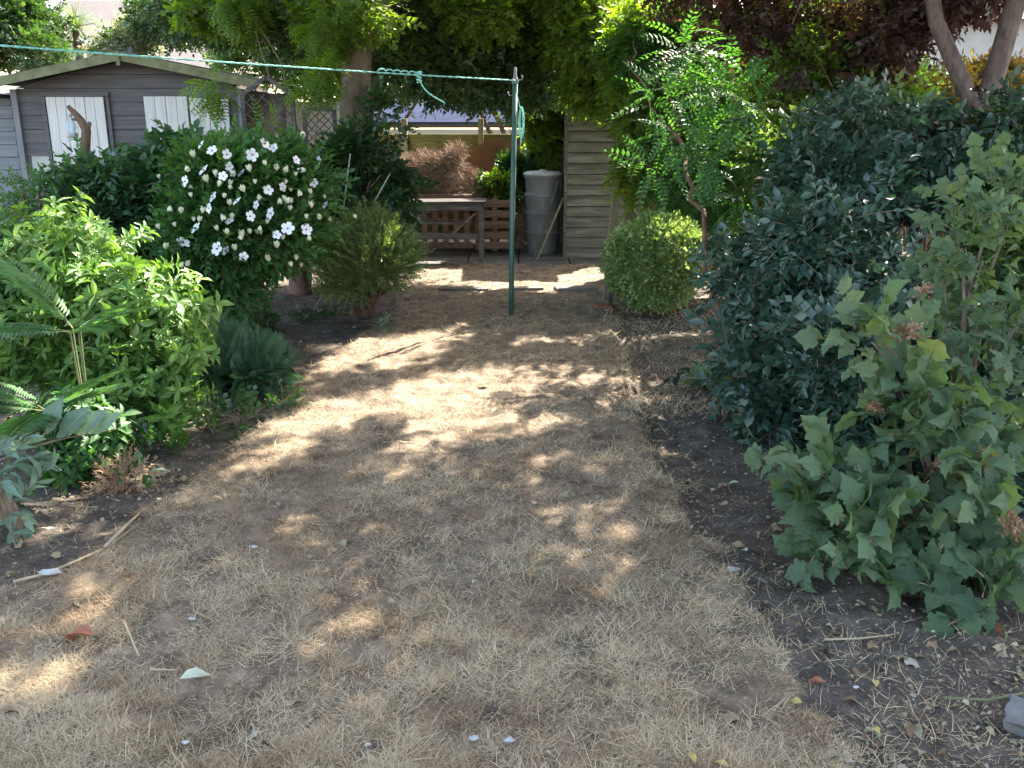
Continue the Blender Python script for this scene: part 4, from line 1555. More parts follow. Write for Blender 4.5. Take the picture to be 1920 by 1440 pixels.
# --- left: broad-leaved dark bush
g = gnd(240, 620)
plant('broadleaf_shrub', 'dark green bush with drooping broad leaves in front of the grey shed', 'shrub', (-2.95, 7.1, 0),
      [ell(255, 385, 7.0, 130, 85, .6), ell(330, 318, 7.2, 80, 62, .4), ell(210, 440, 6.7, 95, 75, .5), ell(190, 350, 6.8, 55, 60, .3)],
      3400, T_broad, ['l_hydr', 'twig'], nst=12, nclump=80, csize=.2, up=.1, droop=.2, scale=(.7, 1.1), toward=.3)
# --- white hibiscus
hb = gnd(415, 650)
hib, CH = plant('rose_of_sharon', 'tall green shrub covered in white open flowers left of the lawn', 'flowering shrub', (hb[0], hb[1] + .1, 0),
                [ell(440, 345, 6.8, 150, 88, .55), ell(430, 440, 6.6, 165, 82, .55), ell(540, 400, 6.9, 82, 110, .4), ell(410, 530, 6.5, 100, 62, .45), ell(350, 480, 6.5, 60, 80, .4), ell(560, 330, 7.0, 50, 60, .3)],
                6000, T_hib, ['l_hibiscus', 'twig'], nst=22, r0=.014, nclump=150, csize=.17, up=.3, rr=.5, lo=.55, toward=.3)


def flower_mesh(kind):
    m = MB()
    if kind == 'flower':
        for k in range(5):
            a = 2 * math.pi * k / 5
            V = []
            for (u, v, z) in ((0, 0, -.01), (.5, -.42, .22), (1, -.38, .3), (1.1, 0, .24), (1, .38, .3), (.5, .42, .22), (.6, 0, .16)):
                x, y = u * math.cos(a) - v * math.sin(a), u * math.sin(a) + v * math.cos(a)
                V.append((x * .034, y * .034, z * .03))
            m.add(V, [(0, 1, 6), (1, 2, 6), (2, 3, 6), (3, 4, 6), (4, 5, 6), (5, 0, 6)], 0)
        m.lathe([(.006, .001), (.004, .005), (.002, .014)], (0, 0, 0), 8, 1)
        mats = ['flower', 'flower_eye']
    else:
        for k in range(5):
            a = 2 * math.pi * k / 5
            V = []
            for (u, v, z) in ((.1, 0, 0), (.5, -.5, .9), (.75, 0, 1.35), (.5, .5, .9), (.75, 0, .6)):
                V.append(((u * math.cos(a) - v * math.sin(a)) * .017, (u * math.sin(a) + v * math.cos(a)) * .017, z * .024))
            m.add(V, [(0, 1, 4), (1, 2, 4), (2, 3, 4), (3, 0, 4)], 0)
        mats = ['bud']
    me = bpy.data.meshes.new(kind)
    me.from_pydata(m.v, [], m.f)
    for k in mats: me.materials.append(M[k])
    me.polygons.foreach_set('material_index', m.mi)
    me.polygons.foreach_set('use_smooth', [True] * len(m.f))
    me.update()
    return me


fm, bmesh_ = flower_mesh('flower'), flower_mesh('bud')
FL = [(402, 370), (483, 384), (590, 343), (370, 428), (433, 415), (541, 428), (458, 480), (515, 278), (380, 272), (400, 283), (426, 290), (475, 290), (566, 320), (410, 466),
      (497, 270), (432, 312), (420, 330), (505, 355), (530, 350), (447, 378), (395, 390), (345, 455), (556, 300), (455, 325), (385, 320), (510, 400), (470, 405), (425, 470)]
BD = [(300, 335), (320, 385), (340, 400), (330, 425), (355, 345), (390, 342), (410, 350), (430, 345), (452, 350), (470, 322), (440, 318), (500, 310), (540, 310), (555, 330), (560, 355),
      (610, 372), (620, 415), (597, 400), (575, 410), (525, 370), (490, 440), (505, 490), (556, 488), (548, 500), (345, 490), (357, 487), (310, 467), (300, 430), (285, 440), (470, 438), (455, 445),
      (430, 440), (415, 400), (380, 400), (360, 370), (365, 415), (520, 320), (535, 345), (550, 370), (585, 390), (480, 345), (460, 360), (405, 330), (545, 395), (530, 450), (500, 420), (580, 440), (365, 295), (350, 310), (442, 470), (520, 465)]


from mathutils.bvhtree import BVHTree
hm = [c for c in hib.children if c.name.startswith('foliage')][0].data
_bvh = BVHTree.FromPolygons([v.co.copy() for v in hm.vertices], [tuple(p.vertices) for p in hm.polygons])


def nearest_front(px, py):
    """where the view ray meets the shrub's leaves"""
    d = Vector(ray(px, py)).normalized()
    best = None
    for k in range(9):
        q_ = Vector(ray(px + random.uniform(-9, 9), py + random.uniform(-9, 9))).normalized()
        h_ = _bvh.ray_cast(Vector(CP), q_, 12)
        if h_[0] is not None and (best is None or h_[3] < best): best = h_[3]
    if best is None: return np.array(atY(px, py, 6.6))
    return CP + np.array(d) * best


BD += [(random.gauss(470, 75), random.gauss(395, 60)) for _ in range(20)]
FL += [(612, 385), (600, 300), (575, 430), (350, 340), (520, 440)]
ff = []
for kind, pts, me in (('flower', FL, fm), ('bud', BD, bmesh_)):
    for (px, py) in pts:
        p = nearest_front(px, py) + np.array([0, -.02 if kind == 'flower' else -.01, 0])
        o = bpy.data.objects.new(kind, me)
        COL.objects.link(o)
        o.parent = hib
        o.location = Vector(p) - Vector(hib.location)
        nd = Vector((random.uniform(-1, 1), random.uniform(-1, -.3), random.uniform(-.2, 1)))
        if kind == 'bud': nd = Vector((random.uniform(-.5, .5), random.uniform(-.6, .1), random.choice((1, 1, -.6))))
        o.rotation_euler = nd.to_track_quat('Z', 'Y').to_euler()
        s_ = random.uniform(.85, 1.3) if kind == 'flower' else random.uniform(1.0, 1.7)
        o.scale = (s_, s_, s_)

# --- low twiggy bush with narrow leaves
g = gnd(676, 603)
lb_ = (g[0], g[1] + .15, 0)
plant('hebe_bush', 'rounded bushy green shrub on brown bare stems between flowers and lawn', 'shrub', lb_,
      [ell(690, 480, 7.6, 90, 78, .4), ell(655, 520, 7.5, 60, 60, .32), ell(735, 490, 7.6, 48, 68, .3), ell(690, 440, 7.7, 60, 42, .3)],
      5200, T_narrow, ['l_low', 'twig'], bark='bark_red', nst=34, r0=.016, nclump=110, csize=.14, up=.9, rr=.35, lo=.6, toward=.2, face=.4)
# --- yellow-green front-left shrub
chb = (-2.25, 4.75)
plant('choisya_shrub', 'glossy yellow-green shrub with whorled leaves filling the left side', 'shrub', (chb[0], chb[1], 0),
      [ell(110, 520, 5.0, 150, 105, .5), ell(225, 600, 4.75, 105, 115, .4), ell(60, 640, 4.8, 120, 110, .45), ell(230, 720, 4.55, 90, 85, .35), ell(20, 520, 5.0, 110, 70, .4), ell(290, 650, 4.7, 52, 70, .25), ell(335, 590, 4.85, 40, 50, .2), ell(110, 470, 4.95, 60, 40, .25), ell(210, 480, 4.9, 50, 40, .2), ell(310, 740, 4.6, 50, 50, .2)],
      2250, T_chois, ['l_choisya', 'twig_green'], nst=16, nclump=85, csize=.19, up=.4, rr=.8, toward=.3, prune=False, scale=(.6, 1.15), lo=.3)
plant('leafy_seedling', 'low fresh green leafy clump under the yellow-green shrub by the bed edge', 'plant', (-1.95, 4.05, 0),
      [ell(180, 850, 4.1, 70, 40, .2), ell(130, 800, 4.15, 50, 30, .2)], 170, T_chois, ['l_hibiscus', 'twig_green'], nst=4, nclump=12, csize=.1, up=.4)


# --- ferns
def frond(L, seed, n=17, wid=.3):
    t = Tpl()
    t.n = 1
    rd = random.Random(seed)
    Vs, Fs = shape('quad', .085)
    twig(t, L, .003, -.22 * L)
    for i in range(n):
        u = .12 + .86 * i / n
        y = L * u
        z = -.22 * L * u * u
        wl = L * wid * math.sin(math.pi * min(1, (u * .85 + .12))) ** .8
        for s_ in (-1, 1):
            d = Vector((s_ * 1, .45, -.15 + rd.uniform(-.06, .06)))
            d.normalize()
            t.add(place(Vs, (0, y, z), d, (0, 0, 1), wl), Fs, L=Vs)
    return t


TF = [frond(.5, i, 24, .27) for i in range(3)]


def fern(label, base, n, up, size, mat, tilt=(25, 60), group=None, azr=(0, 360), z0=.1):
    t = empty('fern', (base[0], base[1], 0), label, 'fern', group)
    az = np.radians(rng.uniform(azr[0], azr[1], n))
    el_ = np.radians(rng.uniform(tilt[0], tilt[1], n))
    D = np.stack([np.cos(az) * np.cos(el_), np.sin(az) * np.cos(el_), np.sin(el_)], 1)
    Nn = np.stack([-np.cos(az) * .6, -np.sin(az) * .6, np.ones(n)], 1)
    P = np.array([base] * n) + D * .03 + np.array([0, 0, z0])
    batch('fronds', TF, P, basis(D, Nn), rng.uniform(*size, n), [mat, 'twig_green'], t)
    m = MB()
    for k in range(n):
        m.tube([(base[0], base[1], -.02), tuple(P[k] + [0, 0, .0])], [.004, .003], 5)
    m.build('stalks', 'twig_green', t)
    return t


p = atY(130, 700, 4.1)
fern('blue-green fern arching out of the yellow-green shrub', (p[0], 4.22, 0), 8, 0, (.7, 1.0), 'l_fern', (5, 60), azr=(170, 350), z0=.66)
p = atY(90, 800, 3.95)
fern('lower green fern under the arching fern near the left edge', (p[0], 3.98, 0), 10, 0, (.7, 1.0), 'l_fern', (10, 65), azr=(160, 380), z0=.34)
p = gnd(410, 735)
plant('feathery_plant', 'low feathery grey-green plant beneath the white flowered shrub', 'plant', (p[0], p[1] + .1, 0),
      [ell(415, 690, p[1] + .1, 80, 50, .3), ell(470, 700, p[1] + .05, 60, 38, .22), ell(375, 660, p[1] + .3, 50, 55, .25)],
      520, [frond(.22, 9, 16, .34), frond(.2, 10, 14, .36)], ['l_fernblue', 'twig_green'], nst=6, nclump=26, csize=.14, up=.9, scale=(.6, 1.1))
# --- sage-coloured big leaves lower left
pp = atY(60, 830, 3.9)
tw_ = empty('bay_sprig', (-2.25, 4.0, 0), 'wand with large grey-green pointed leaves arching low in the left bed', 'plant')
m = MB()
wand = [atY(-40, 880, 3.75), atY(60, 838, 3.8), atY(130, 820, 3.85), atY(230, 803, 3.9)]
m.tube([(-2.35, 3.8, 0)] + wand, [.007, .006, .005, .004, .002], 6)
m.build('stems', 'twig', tw_, True)
Vs, Fs = shape('oval', .2)
tp1 = Tpl(); tp1.n = 1; tp1.add(Vs, Fs)
LP = [((85, 815), (112, 748), 1), ((110, 822), (160, 765), 1), ((140, 815), (195, 770), 1), ((50, 842), (32, 862), .5), ((105, 820), (128, 808), .6), ((35, 850), (-30, 800), 1), ((165, 812), (220, 775), .9)]
P_, D_, S_ = [], [], []
for a, b, k in LP:
    A, Bq = atY(*a, 3.85), atY(*b, 3.82)
    P_.append(A); D_.append(Bq - A); S_.append(np.linalg.norm(Bq - A) * 1.05)
P_, D_, S_ = map(np.array, (P_, D_, S_))
batch('leaves', [tp1], P_, basis(D_, np.tile([.2, -1, .6], (len(P_), 1))), S_, ['l_sage'], tw_)
plant('sage_plant', 'pale grey-green long-leaved plant at the lower left edge', 'plant', (-2.0, 3.4, 0),
      [ell(-25, 880, 3.45, 75, 50, .2), ell(-15, 950, 3.4, 60, 45, .15)], 34, T_sage, ['l_sage', 'twig_green'], nst=5, nclump=9, csize=.1, up=.5, scale=(.7, 1.1))
plant('rose_bush', 'straggly reddish-brown bare rose stems left of the dark broad-leaved bush', 'shrub', (-3.5, 6.6, 0),
      [ell(60, 370, 6.5, 100, 60, .4), ell(150, 330, 6.6, 60, 40, .3)], 170, T_hib, ['l_hibiscus', 'bark_red'], bark='bark_red', nst=26, r0=.009, nclump=30, csize=.12, scale=(.5, .8))

# --- right: round variegated bush
g = gnd(1235, 585)
plant('variegated_bush', 'round clipped bush of tiny cream-edged leaves right of the path', 'shrub', (g[0], g[1] + .3, 0),
      [ell(1232, 490, 7.9, 114, 102, .48)], 8200, T_tiny2, ['l_varieg', 'twig'], nst=16, r0=.014, nclump=240, csize=.085, up=.4, rr=.6, lo=.66, toward=.2, scale=(.8, 1.3))
# --- robinia sapling
rb = gnd(1375, 695)
t = empty('locust_sapling', (rb[0], rb[1], 0), 'slender leaning sapling with reddish stem and feathery compound leaves', 'tree')
RYY = rb[1]
tr_pts = [atY(1345, 560, RYY + .15), atY(1318, 440, RYY + .3), atY(1290, 330, RYY + .7), atY(1262, 250, RYY + 1.3)]
robs = [ell(1250, 210, 9.1, 100, 95, .4), ell(1345, 275, 9.0, 110, 95, .4), ell(1350, 370, 8.7, 60, 50, .3), ell(1260, 85, 9.2, 100, 90, .4), ell(1200, 90, 9.2, 70, 90, .4), ell(1425, 250, 9.0, 80, 60, .3), ell(1280, 320, 8.8, 70, 75, .3),
        ell(1300, 170, 9.2, 60, 50, .3)]
foliage('front_foliage', [ell(1245, 190, 6.6, 65, 50, .25), ell(1330, 300, 6.0, 90, 60, .25), ell(1230, 300, 6.2, 30, 60, .2), ell(1390, 200, 6.3, 90, 60, .3), ell(1390, 380, 5.9, 50, 50, .2), ell(1290, 100, 6.8, 100, 70, .3), ell(1350, 180, 6.6, 80, 60, .3), ell(1270, 250, 6.3, 50, 60, .2)], 640, T_pin, ['l_robinia', 'twig_green'], t, nclump=46, csize=.14, up=0, droop=.3, rr=.6, lo=.2, toward=.3, prune=.6)
_, C = foliage('crown', robs, 4800, T_pin, ['l_robinia', 'twig_green'], t, nclump=75, csize=.19, up=.0, droop=.25, rr=.55, lo=.2, scale=(.9, 1.4), toward=.3, prune=.12)
limbs('trunk', (rb[0], rb[1], -.05), pickn(C, 9), .003, 'bark_red', t, trunk_top=[tuple(p) for p in tr_pts], trunk_r=.024, seed=3, wob=.35)
# --- bright backlit growth behind it
plant('hazel_hedge', 'bright backlit lime foliage behind the feathery sapling', 'hedge', (2.6, 9.6, 0),
      [ell(1270, 90, 9.9, 110, 130, .6), ell(1500, 165, 9.6, 130, 70, .5), ell(1270, 320, 9.2, 100, 130, .4), ell(1400, 230, 9.3, 130, 120, .5), ell(1560, 190, 8.8, 90, 90, .4)],
      8500, T_flat, ['l_bright', 'twig'], nst=12, r0=.02, nclump=140, csize=.24, lo=.3, prune=False)
plant('hazel_shoots', 'loose sunlit yellow-green shoots between the feathery sapling and the forked plum trunk', 'shrub', (3.2, 8.2, 0),
      [ell(1500, 140, 8.1, 130, 90, .5), ell(1620, 190, 8.0, 120, 70, .5), ell(1420, 190, 8.2, 80, 90, .4), ell(1560, 90, 8.0, 100, 70, .4), ell(1700, 200, 7.8, 80, 60, .4)],
      1500, T_flat + T_flats, ['l_bright', 'twig'], nst=10, r0=.012, nclump=70, csize=.2, up=.3, rr=1.0, lo=.1, prune=.85)
# --- dark bluish evergreen
plant('laurel_bush', 'large dark blue-green evergreen bush with glossy leaves right of the lawn', 'shrub', (2.25, 5.6, 0),
      [ell(1510, 480, 5.3, 150, 130, .6), ell(1475, 640, 5.0, 105, 120, .4), ell(1580, 350, 5.9, 160, 90, .6), ell(1520, 720, 4.8, 110, 115, .45), ell(1640, 480, 5.2, 110, 160, .5),
       ell(1460, 780, 4.6, 70, 60, .25), ell(1730, 330, 5.9, 120, 70, .5), ell(1430, 440, 5.6, 70, 70, .3), ell(1640, 650, 4.9, 120, 130, .5), ell(1840, 320, 6.2, 130, 60, .5), ell(1440, 540, 5.3, 80, 80, .3), ell(1490, 270, 6.0, 50, 60, .25), ell(1600, 240, 6.1, 60, 55, .25), ell(1730, 235, 6.1, 60, 55, .25), ell(1870, 230, 6.2, 60, 50, .25), ell(1390, 400, 5.7, 45, 60, .2), ell(1400, 700, 4.9, 45, 45, .2)],
      6400, T_blues + T_blue[:2], ['l_blue', 'twig'], bark='bark_brown', nst=30, r0=.018, nclump=120, csize=.24, up=.2, rr=1.0, lo=.3, toward=.2, scale=(.7, 1.35))
lau = [o for o in bpy.data.objects if o.name.startswith('laurel_bush')][0]
m = MB()
for i in range(34):
    px, py = random.uniform(1370, 1700), random.uniform(300, 820)
    a = atY(px, py, 4.9 + (820 - py) / 520)
    d = np.array([random.uniform(-.5, .3), random.uniform(-.6, -.1), random.uniform(-.2, .5)])
    m.tube([a, a + d * .16 + [0, 0, .03], a + d * .34], [.005, .004, .002], 5)
m.build('bare_twigs', 'twig_green', lau, True)
plant('mixed_shrub', 'loose mid-green shrubby growth between the dark evergreen bush and the purple tree', 'shrub', (3.1, 6.9, 0),
      [ell(1540, 285, 6.7, 150, 95, .5), ell(1690, 265, 6.6, 140, 70, .5), ell(1850, 280, 6.4, 120, 60, .4), ell(1450, 320, 6.5, 90, 80, .3), ell(1640, 235, 7, 80, 50, .3)],
      1500, T_flat + T_blue, ['l_mixed', 'twig'], nst=12, nclump=70, csize=.22, up=.3, rr=1.0, lo=.1, toward=.1, prune=.3)
plant('background_bush', 'dark leafy bush behind the top of the lobed-leaf shrub at the right edge', 'shrub', (3.3, 5.6, 0),
      [ell(1880, 470, 5.4, 110, 110, .4), ell(1960, 560, 5.2, 120, 140, .4), ell(1950, 400, 5.6, 90, 90, .4), ell(1900, 700, 4.9, 110, 120, .4)], 2600, T_blues, ['l_mixed', 'twig'], nst=10, nclump=70, csize=.2, up=.2, rr=.8, lo=.2)
plant('low_evergreen', 'shadowy dark low growth filling the gap between the dark evergreen bush and the lobed-leaf shrub', 'shrub', (2.3, 4.3, 0),
      [ell(1650, 800, 4.2, 130, 110, .35), ell(1600, 660, 4.3, 90, 110, .3), ell(1780, 700, 4.2, 120, 130, .35), ell(1820, 900, 3.8, 120, 90, .3)],
      2600, T_blues + T_ivy, ['l_blue', 'twig'], bark='bark_brown', nst=16, nclump=70, csize=.17, up=.2, rr=.8, lo=.2)
# --- purple plum tree
plb = atY(1835, 230, 7.0)
t = empty('purple_plum_tree', (plb[0], 7.0, 0), 'purple-leaved plum tree with forked trunk at the upper right', 'tree')
pe = [ell(1400, 40, 8.4, 150, 85, .5), ell(1560, 70, 8.3, 150, 95, .5), ell(1700, 40, 7.9, 120, 90, .5), ell(1310, -30, 8.4, 120, 80, .5), ell(1640, 150, 7.9, 80, 50, .35), ell(1800, -40, 7.6, 160, 70, .7), ell(1500, -80, 8.6, 220, 80, .8), ell(1480, 110, 8.2, 110, 45, .3)]
foliage('turning_leaves', pe[:5], 750, T_small + T_flats, ['l_orange', 'bark_plum'], t, nclump=50, csize=.2, rr=.8, lo=.3, prune=.5)
_, C = foliage('crown', pe, 6600, T_blues + T_small + T_flats, ['l_plum', 'bark_plum'], t, nclump=150, csize=.25, up=0, rr=.9, lo=.2, scale=(.9, 1.4), prune=.8)
fork = atY(1838, 225, 7.0)
mb = MB()
mb.tube([(fork[0] + .05, 7.0, -.1), (fork[0] + .03, 7.0, .9), tuple(fork)], [.1, .085, .08], 12)
s1 = [fork, atY(1815, 180, 7.0), atY(1785, 110, 7.0), atY(1755, 40, 7.05), atY(1740, -60, 7.1), atY(1700, -260, 7.3)]
s2 = [fork, atY(1855, 170, 7.0), atY(1880, 90, 7.0), atY(1903, 10, 7.0), atY(1930, -90, 7.1), atY(1940, -280, 7.3)]
mb.tube(s1, [.072, .062, .058, .055, .05, .04], 10)
mb.tube(s2, [.078, .075, .072, .07, .065, .05], 10)
mb.build('trunk', 'bark_plum', t, True)
limbs('boughs', tuple(s1[5]), pickn(C, 12), .014, 'bark_plum', t, n=6, seed=12)
cv2 = canopy('high_foliage', t, (-1.0, 4.5), (-.8, 7.9), (3.6, 5.2), 26000, ['l_plum', 'bark_plum'], T_flat, 190)
limbs('high_boughs', tuple(s2[4]), pickn(cv2, 12), .04, 'bark_plum', t, n=7, seed=19)
plant('yellowing_shrub', 'sunlit yellow and orange tinged shrub seen left of the forked plum trunk', 'shrub', (3.6, 8.6, 0),
      [ell(1740, 180, 8.6, 70, 80, .4), ell(1850, 160, 9.0, 60, 60, .4), ell(1780, 250, 8.2, 90, 50, .4)],
      1500, T_flat, ['l_orange', 'twig'], nst=8, nclump=40, csize=.18, lo=.3)
# --- mallow in the right foreground
mbase = gnd(1790, 1120)
plant('tree_mallow', 'soft green shrub with large lobed leaves in the right foreground', 'shrub', (1.75, 3.35, 0),
      [ell(1740, 770, 3.2, 150, 80, .3), ell(1810, 880, 3.05, 190, 100, .35), ell(1640, 960, 3.05, 150, 100, .3),
       ell(1900, 1010, 2.9, 130, 130, .3), ell(1560, 940, 3.15, 85, 50, .15), ell(1870, 1130, 2.75, 100, 90, .2),
       ell(1700, 1090, 2.95, 120, 70, .2), ell(1640, 640, 3.35, 90, 50, .2), ell(1590, 1020, 3.0, 120, 75, .2), ell(1790, 1180, 2.72, 140, 70, .2), ell(1550, 900, 3.2, 90, 60, .2)],
      300, T_lobed + T_lobed2, ['l_mallow', 'twig'], bark='bark_tan', nst=22, r0=.010, nclump=90, csize=.13, up=.35, rr=.7, toward=.35, face=.9, lo=.3, scale=(.5, .92))
mal_ = [o for o in bpy.data.objects if o.name.startswith('tree_mallow')][0]
_, C = foliage('young_foliage', [ell(1820, 460, 3.8, 130, 150, .4), ell(1870, 600, 3.6, 130, 130, .3), ell(1880, 350, 4.1, 110, 70, .3), ell(1760, 620, 3.5, 110, 90, .3), ell(1900, 760, 3.3, 90, 90, .3)], 240, T_lobed2, ['l_mallow', 'twig'],
        mal_, nclump=60, csize=.13, toward=.35, scale=(.55, .9), lo=.3, rr=.7)
limbs('stems', (1.85, 3.5, -.05), pickn(C, 14), .011, 'bark_tan', mal_, seed=31, rt=.003)
# dried flower heads on it
mal = [o for o in bpy.data.objects if o.name.startswith('tree_mallow')][0]
T_head = [spray(q, 14, .03, .022, .3, seed=i + 130, tw=.001, rnd=1, ang=80) for i in range(3)]
for (px, py, Y, s_) in ((1705, 625, 3.25, 1.0), (1905, 985, 2.8, 1.0), (1735, 545, 3.3, .6), (1770, 870, 3.0, .5), (1640, 760, 3.2, .6), (1850, 860, 2.95, .6)):
    p = atY(px, py, Y)
    P = p + rng.normal(size=(16, 3)) * .016 * s_
    batch('dried_flower_head', T_head, P, basis(rng.normal(size=(16, 3)) + [0, -.3, .6], rng.normal(size=(16, 3))), np.full(16, s_ * .9), ['l_dry', 'twig'], mal)

# --- weeds at the right bed edge and under bushes
plant('weed_clump', 'small sunlit olive weed clump at the foot of the leaning sapling', 'plant', tuple(gnd(1325, 725)),
      [ell(1320, 712, gnd(1325, 725)[1], 46, 14, .12), ell(1345, 730, gnd(1325, 735)[1], 26, 14, .1)], 240, T_tiny, ['l_low', 'twig_green'], nst=6, nclump=18, csize=.05, up=.4, prune=False)
plant('weed_clump', 'low dark weeds spreading beside the brown stems of the rounded shrub', 'plant', tuple(gnd(590, 610)),
      [ell(590, 600, gnd(590, 608)[1], 60, 12, .15), ell(480, 600, gnd(480, 615)[1], 60, 20, .2)], 260, T_tiny, ['l_ivy', 'twig_green'], nst=6, nclump=22, csize=.07, up=.4)
plant('weed_clump', 'silvery sprig at the lawn edge beneath the rounded shrub', 'plant', tuple(gnd(722, 625)),
      [ell(720, 612, gnd(722, 625)[1], 12, 12, .05)], 30, T_tiny, ['l_sage', 'twig_green'], nst=3, nclump=5, csize=.04, up=.6)

plant('ivy', 'patchy grey-green ivy creeping over the soil along the left lawn edge', 'ivy', tuple(gnd(400, 810)),
      [ell(350, 770, 4.95, 60, 40, .2), ell(440, 790, 4.75, 70, 26, .2), ell(300, 850, 4.25, 60, 26, .18), ell(520, 770, 4.9, 50, 14, .2), ell(240, 930, 3.85, 60, 20, .15), ell(80, 970, 3.6, 90, 24, .15)],
      240, T_ivy, ['l_ivy', 'twig'], nst=9, nclump=46, csize=.09, up=.2, scale=(.45, .8), prune=False)
for px, py, lab in ((1590, 835, 'pinkish dry brush caught by sun under the dark evergreen bush'), (1540, 960, 'small dead straw-brown clump on the soil left of the lobed-leaf shrub'), (240, 905, 'tangle of dead rusty stems under the yellow-green shrub')):
    p = gnd(px, py + 12)
    plant('dead_brush', lab, 'dead brush', tuple(p), [ell(px, py, p[1], 52, 26, .14)], 190, T_narrow, ['l_dry', 'twig'], nst=8, r0=.004, nclump=10, csize=.06, up=.3, rr=1.2, scale=(.5, .9), prune=False)
# --- far background
plant('holm_oak', 'dense dark tree at the top left corner behind the sheds', 'tree', (atY(30, 200, 14)[0], 14.5, 0),
      [ell(20, 40, 14, 110, 80, 1.0), ell(70, 100, 13.6, 70, 50, .6), ell(-90, 60, 14, 160, 120, 1.2)], 7500, T_flat, ['l_evergreen', 'twig'], bark='bark_brown', nst=8, r0=.05, nclump=130, csize=.33, fname='crown', sname='trunk', prune=False)
plant('flowering_shrub', 'pale pinkish-green shrub behind the roof ridge of the grey shed', 'shrub', (atY(250, 80, 13)[0], 13.2, 0),
      [ell(255, 70, 13, 48, 34, .4), ell(215, 90, 13, 30, 24, .3)], 900, T_flats, ['l_pale', 'twig'], nst=6, nclump=30, csize=.16, prune=False)
yc = atY(143, 50, 14.6)
t = empty('cabbage_palm', (yc[0], 14.6, 0), 'spiky palm with sword leaves rising behind the grey shed roof', 'palm')
n = 90
d_ = rand_dirs(n); d_[:, 2] = d_[:, 2] * .7 + .2
tq = Tpl(); tq.n = 1
tq.add([(-.03, 0, 0), (.03, 0, 0), (.025, .5, .03), (-.025, .5, .03), (0, 1, -.14)], [(0, 1, 2, 3), (3, 2, 4)])
batch('crown', [tq], np.tile(yc, (n, 1)), basis(d_, np.tile([0, -.3, 1], (n, 1)) + rng.normal(size=(n, 3)) * .2), rng.uniform(.4, .62, n), ['l_yucca'], t)
m = MB(); m.tube([(yc[0], 14.6, 0), (yc[0] + .03, 14.6, yc[2] * .5), tuple(yc)], [.12, .09, .07], 10)
m.build('trunk', 'bark_tan', t, True)
for i, (px, py, Y, rx, rz, lab, mt) in enumerate((
        (620, 60, 16.5, 260, 150, 'mid green background tree behind the tan trunk', 'l_canopy'),
        (1020, 40, 16.5, 240, 150, 'sunny background tree above the blue roof', 'l_bright'),
        (1500, 100, 14.5, 300, 160, 'shadowy green background tree behind the plum leaves', 'l_canopy'),
        (1780, 300, 11, 260, 110, 'dark hedge-like bush behind the forked plum trunk', 'l_blue'),
        (1330, 330, 12, 170, 130, 'olive bush behind the lattice panel on the right', 'l_canopy'))):
    c_ = atY(px, 300, Y)
    plant('background_tree' if i < 3 else 'background_bush', lab, 'tree' if i < 3 else 'shrub', (c_[0], Y + .5, 0),
          [ell(px, py, Y, rx, rz, 1.2), ell(px + rx * .4, py + rz * .5, Y, rx * .6, rz * .6, .8), ell(px - rx * .4, py + rz * .4, Y, rx * .6, rz * .5, .8)],
          3800, T_flat, [mt, 'twig'], bark='bark_brown', nst=8, r0=.06, nclump=100, csize=.4, scale=(1.0, 1.7), fname='crown', sname='trunk',
          keep=(lambda P: to_px(P[:, 0], P[:, 1], P[:, 2])[1] < 188) if i in (0, 1) else None)

# ================================================================ SMALL THINGS ON THE GROUND
LV, LF = shape('oval', .26)


def ground_leaf(name, px, py, size, mat, label, cat='leaf', az=0, w=.26, curl=1.5):
    g = gnd(px, py, .05 if lawn_d(np.array(gnd(px, py)[0]), np.array(gnd(px, py)[1])) > 0 else .01)
    z = float(hgt(np.array([g[0]]), np.array([g[1]]))[0]) + .022
    V, Fs = shape('oval', w)
    V = [(a, b - .5, c * curl + .03 * math.sin(5 * b)) for a, b, c in V]
    rot = Euler((R(random.uniform(-6, 10)), R(random.uniform(-8, 8)), R(az))).to_matrix()
    m = MB()
    m.add([tuple(rot @ Vector(v) * size + Vector((g[0], g[1], z))) for v in V], Fs)
    o = m.build(name, mat)
    so = o.modifiers.new('thick', 'SOLIDIFY'); so.thickness = .0012
    return tag(o, label, cat)


ground_leaf('fallen_leaf', 366, 1265, .088, 'pale_leaf', 'large pale cream leaf lying on the lawn at lower left', az=-62)
ground_leaf('fallen_leaf', 1640, 1288, .042, 'yellow_leaf', 'upright-pointing yellow leaf on the dark soil at lower right', az=-8)
ground_leaf('fallen_leaf', 1640, 1375, .042, 'yellow_leaf', 'narrow yellow leaf lowest on the dark soil at right', az=12)
ground_leaf('fallen_leaf', 1491, 1322, .036, 'yellow_leaf', 'golden leaf on the right-hand lawn edge', az=60, w=.4)
ground_leaf('fallen_leaf', 1298, 1424, .045, 'yellow_leaf', 'left of two yellow leaves at the bottom border', az=10, w=.2)
ground_leaf('fallen_leaf', 1353, 1434, .045, 'yellow_leaf', 'right of two yellow leaves at the bottom border', az=40, w=.2)
ground_leaf('fallen_leaf', 1532, 1278, .05, 'rust_leaf', 'reddish brown curled leaf on the dark soil', az=80)
ground_leaf('fallen_leaf', 1395, 1040, .03, 'pale_leaf', 'tiny pale leaf beside the white paper scrap', az=30)
ground_leaf('fallen_leaf', 905, 720, .09, 'apple', 'fresh green leaf lying in the sunny patch of lawn', az=100, w=.3)
ground_leaf('fallen_leaf', 145, 1196, .12, 'rust_leaf', 'long curled rusty leaf on the lower left lawn', az=80, curl=3)
ground_leaf('fallen_leaf', 1850, 1175, .14, 'rust_leaf', 'long brown dead leaf hanging low under the lobed-leaf shrub', az=20, w=.15, curl=2)
ground_leaf('fallen_leaf', 1375, 905, .05, 'pale_leaf', 'yellowish leaf on the soil left of the dark evergreen bush', az=80)
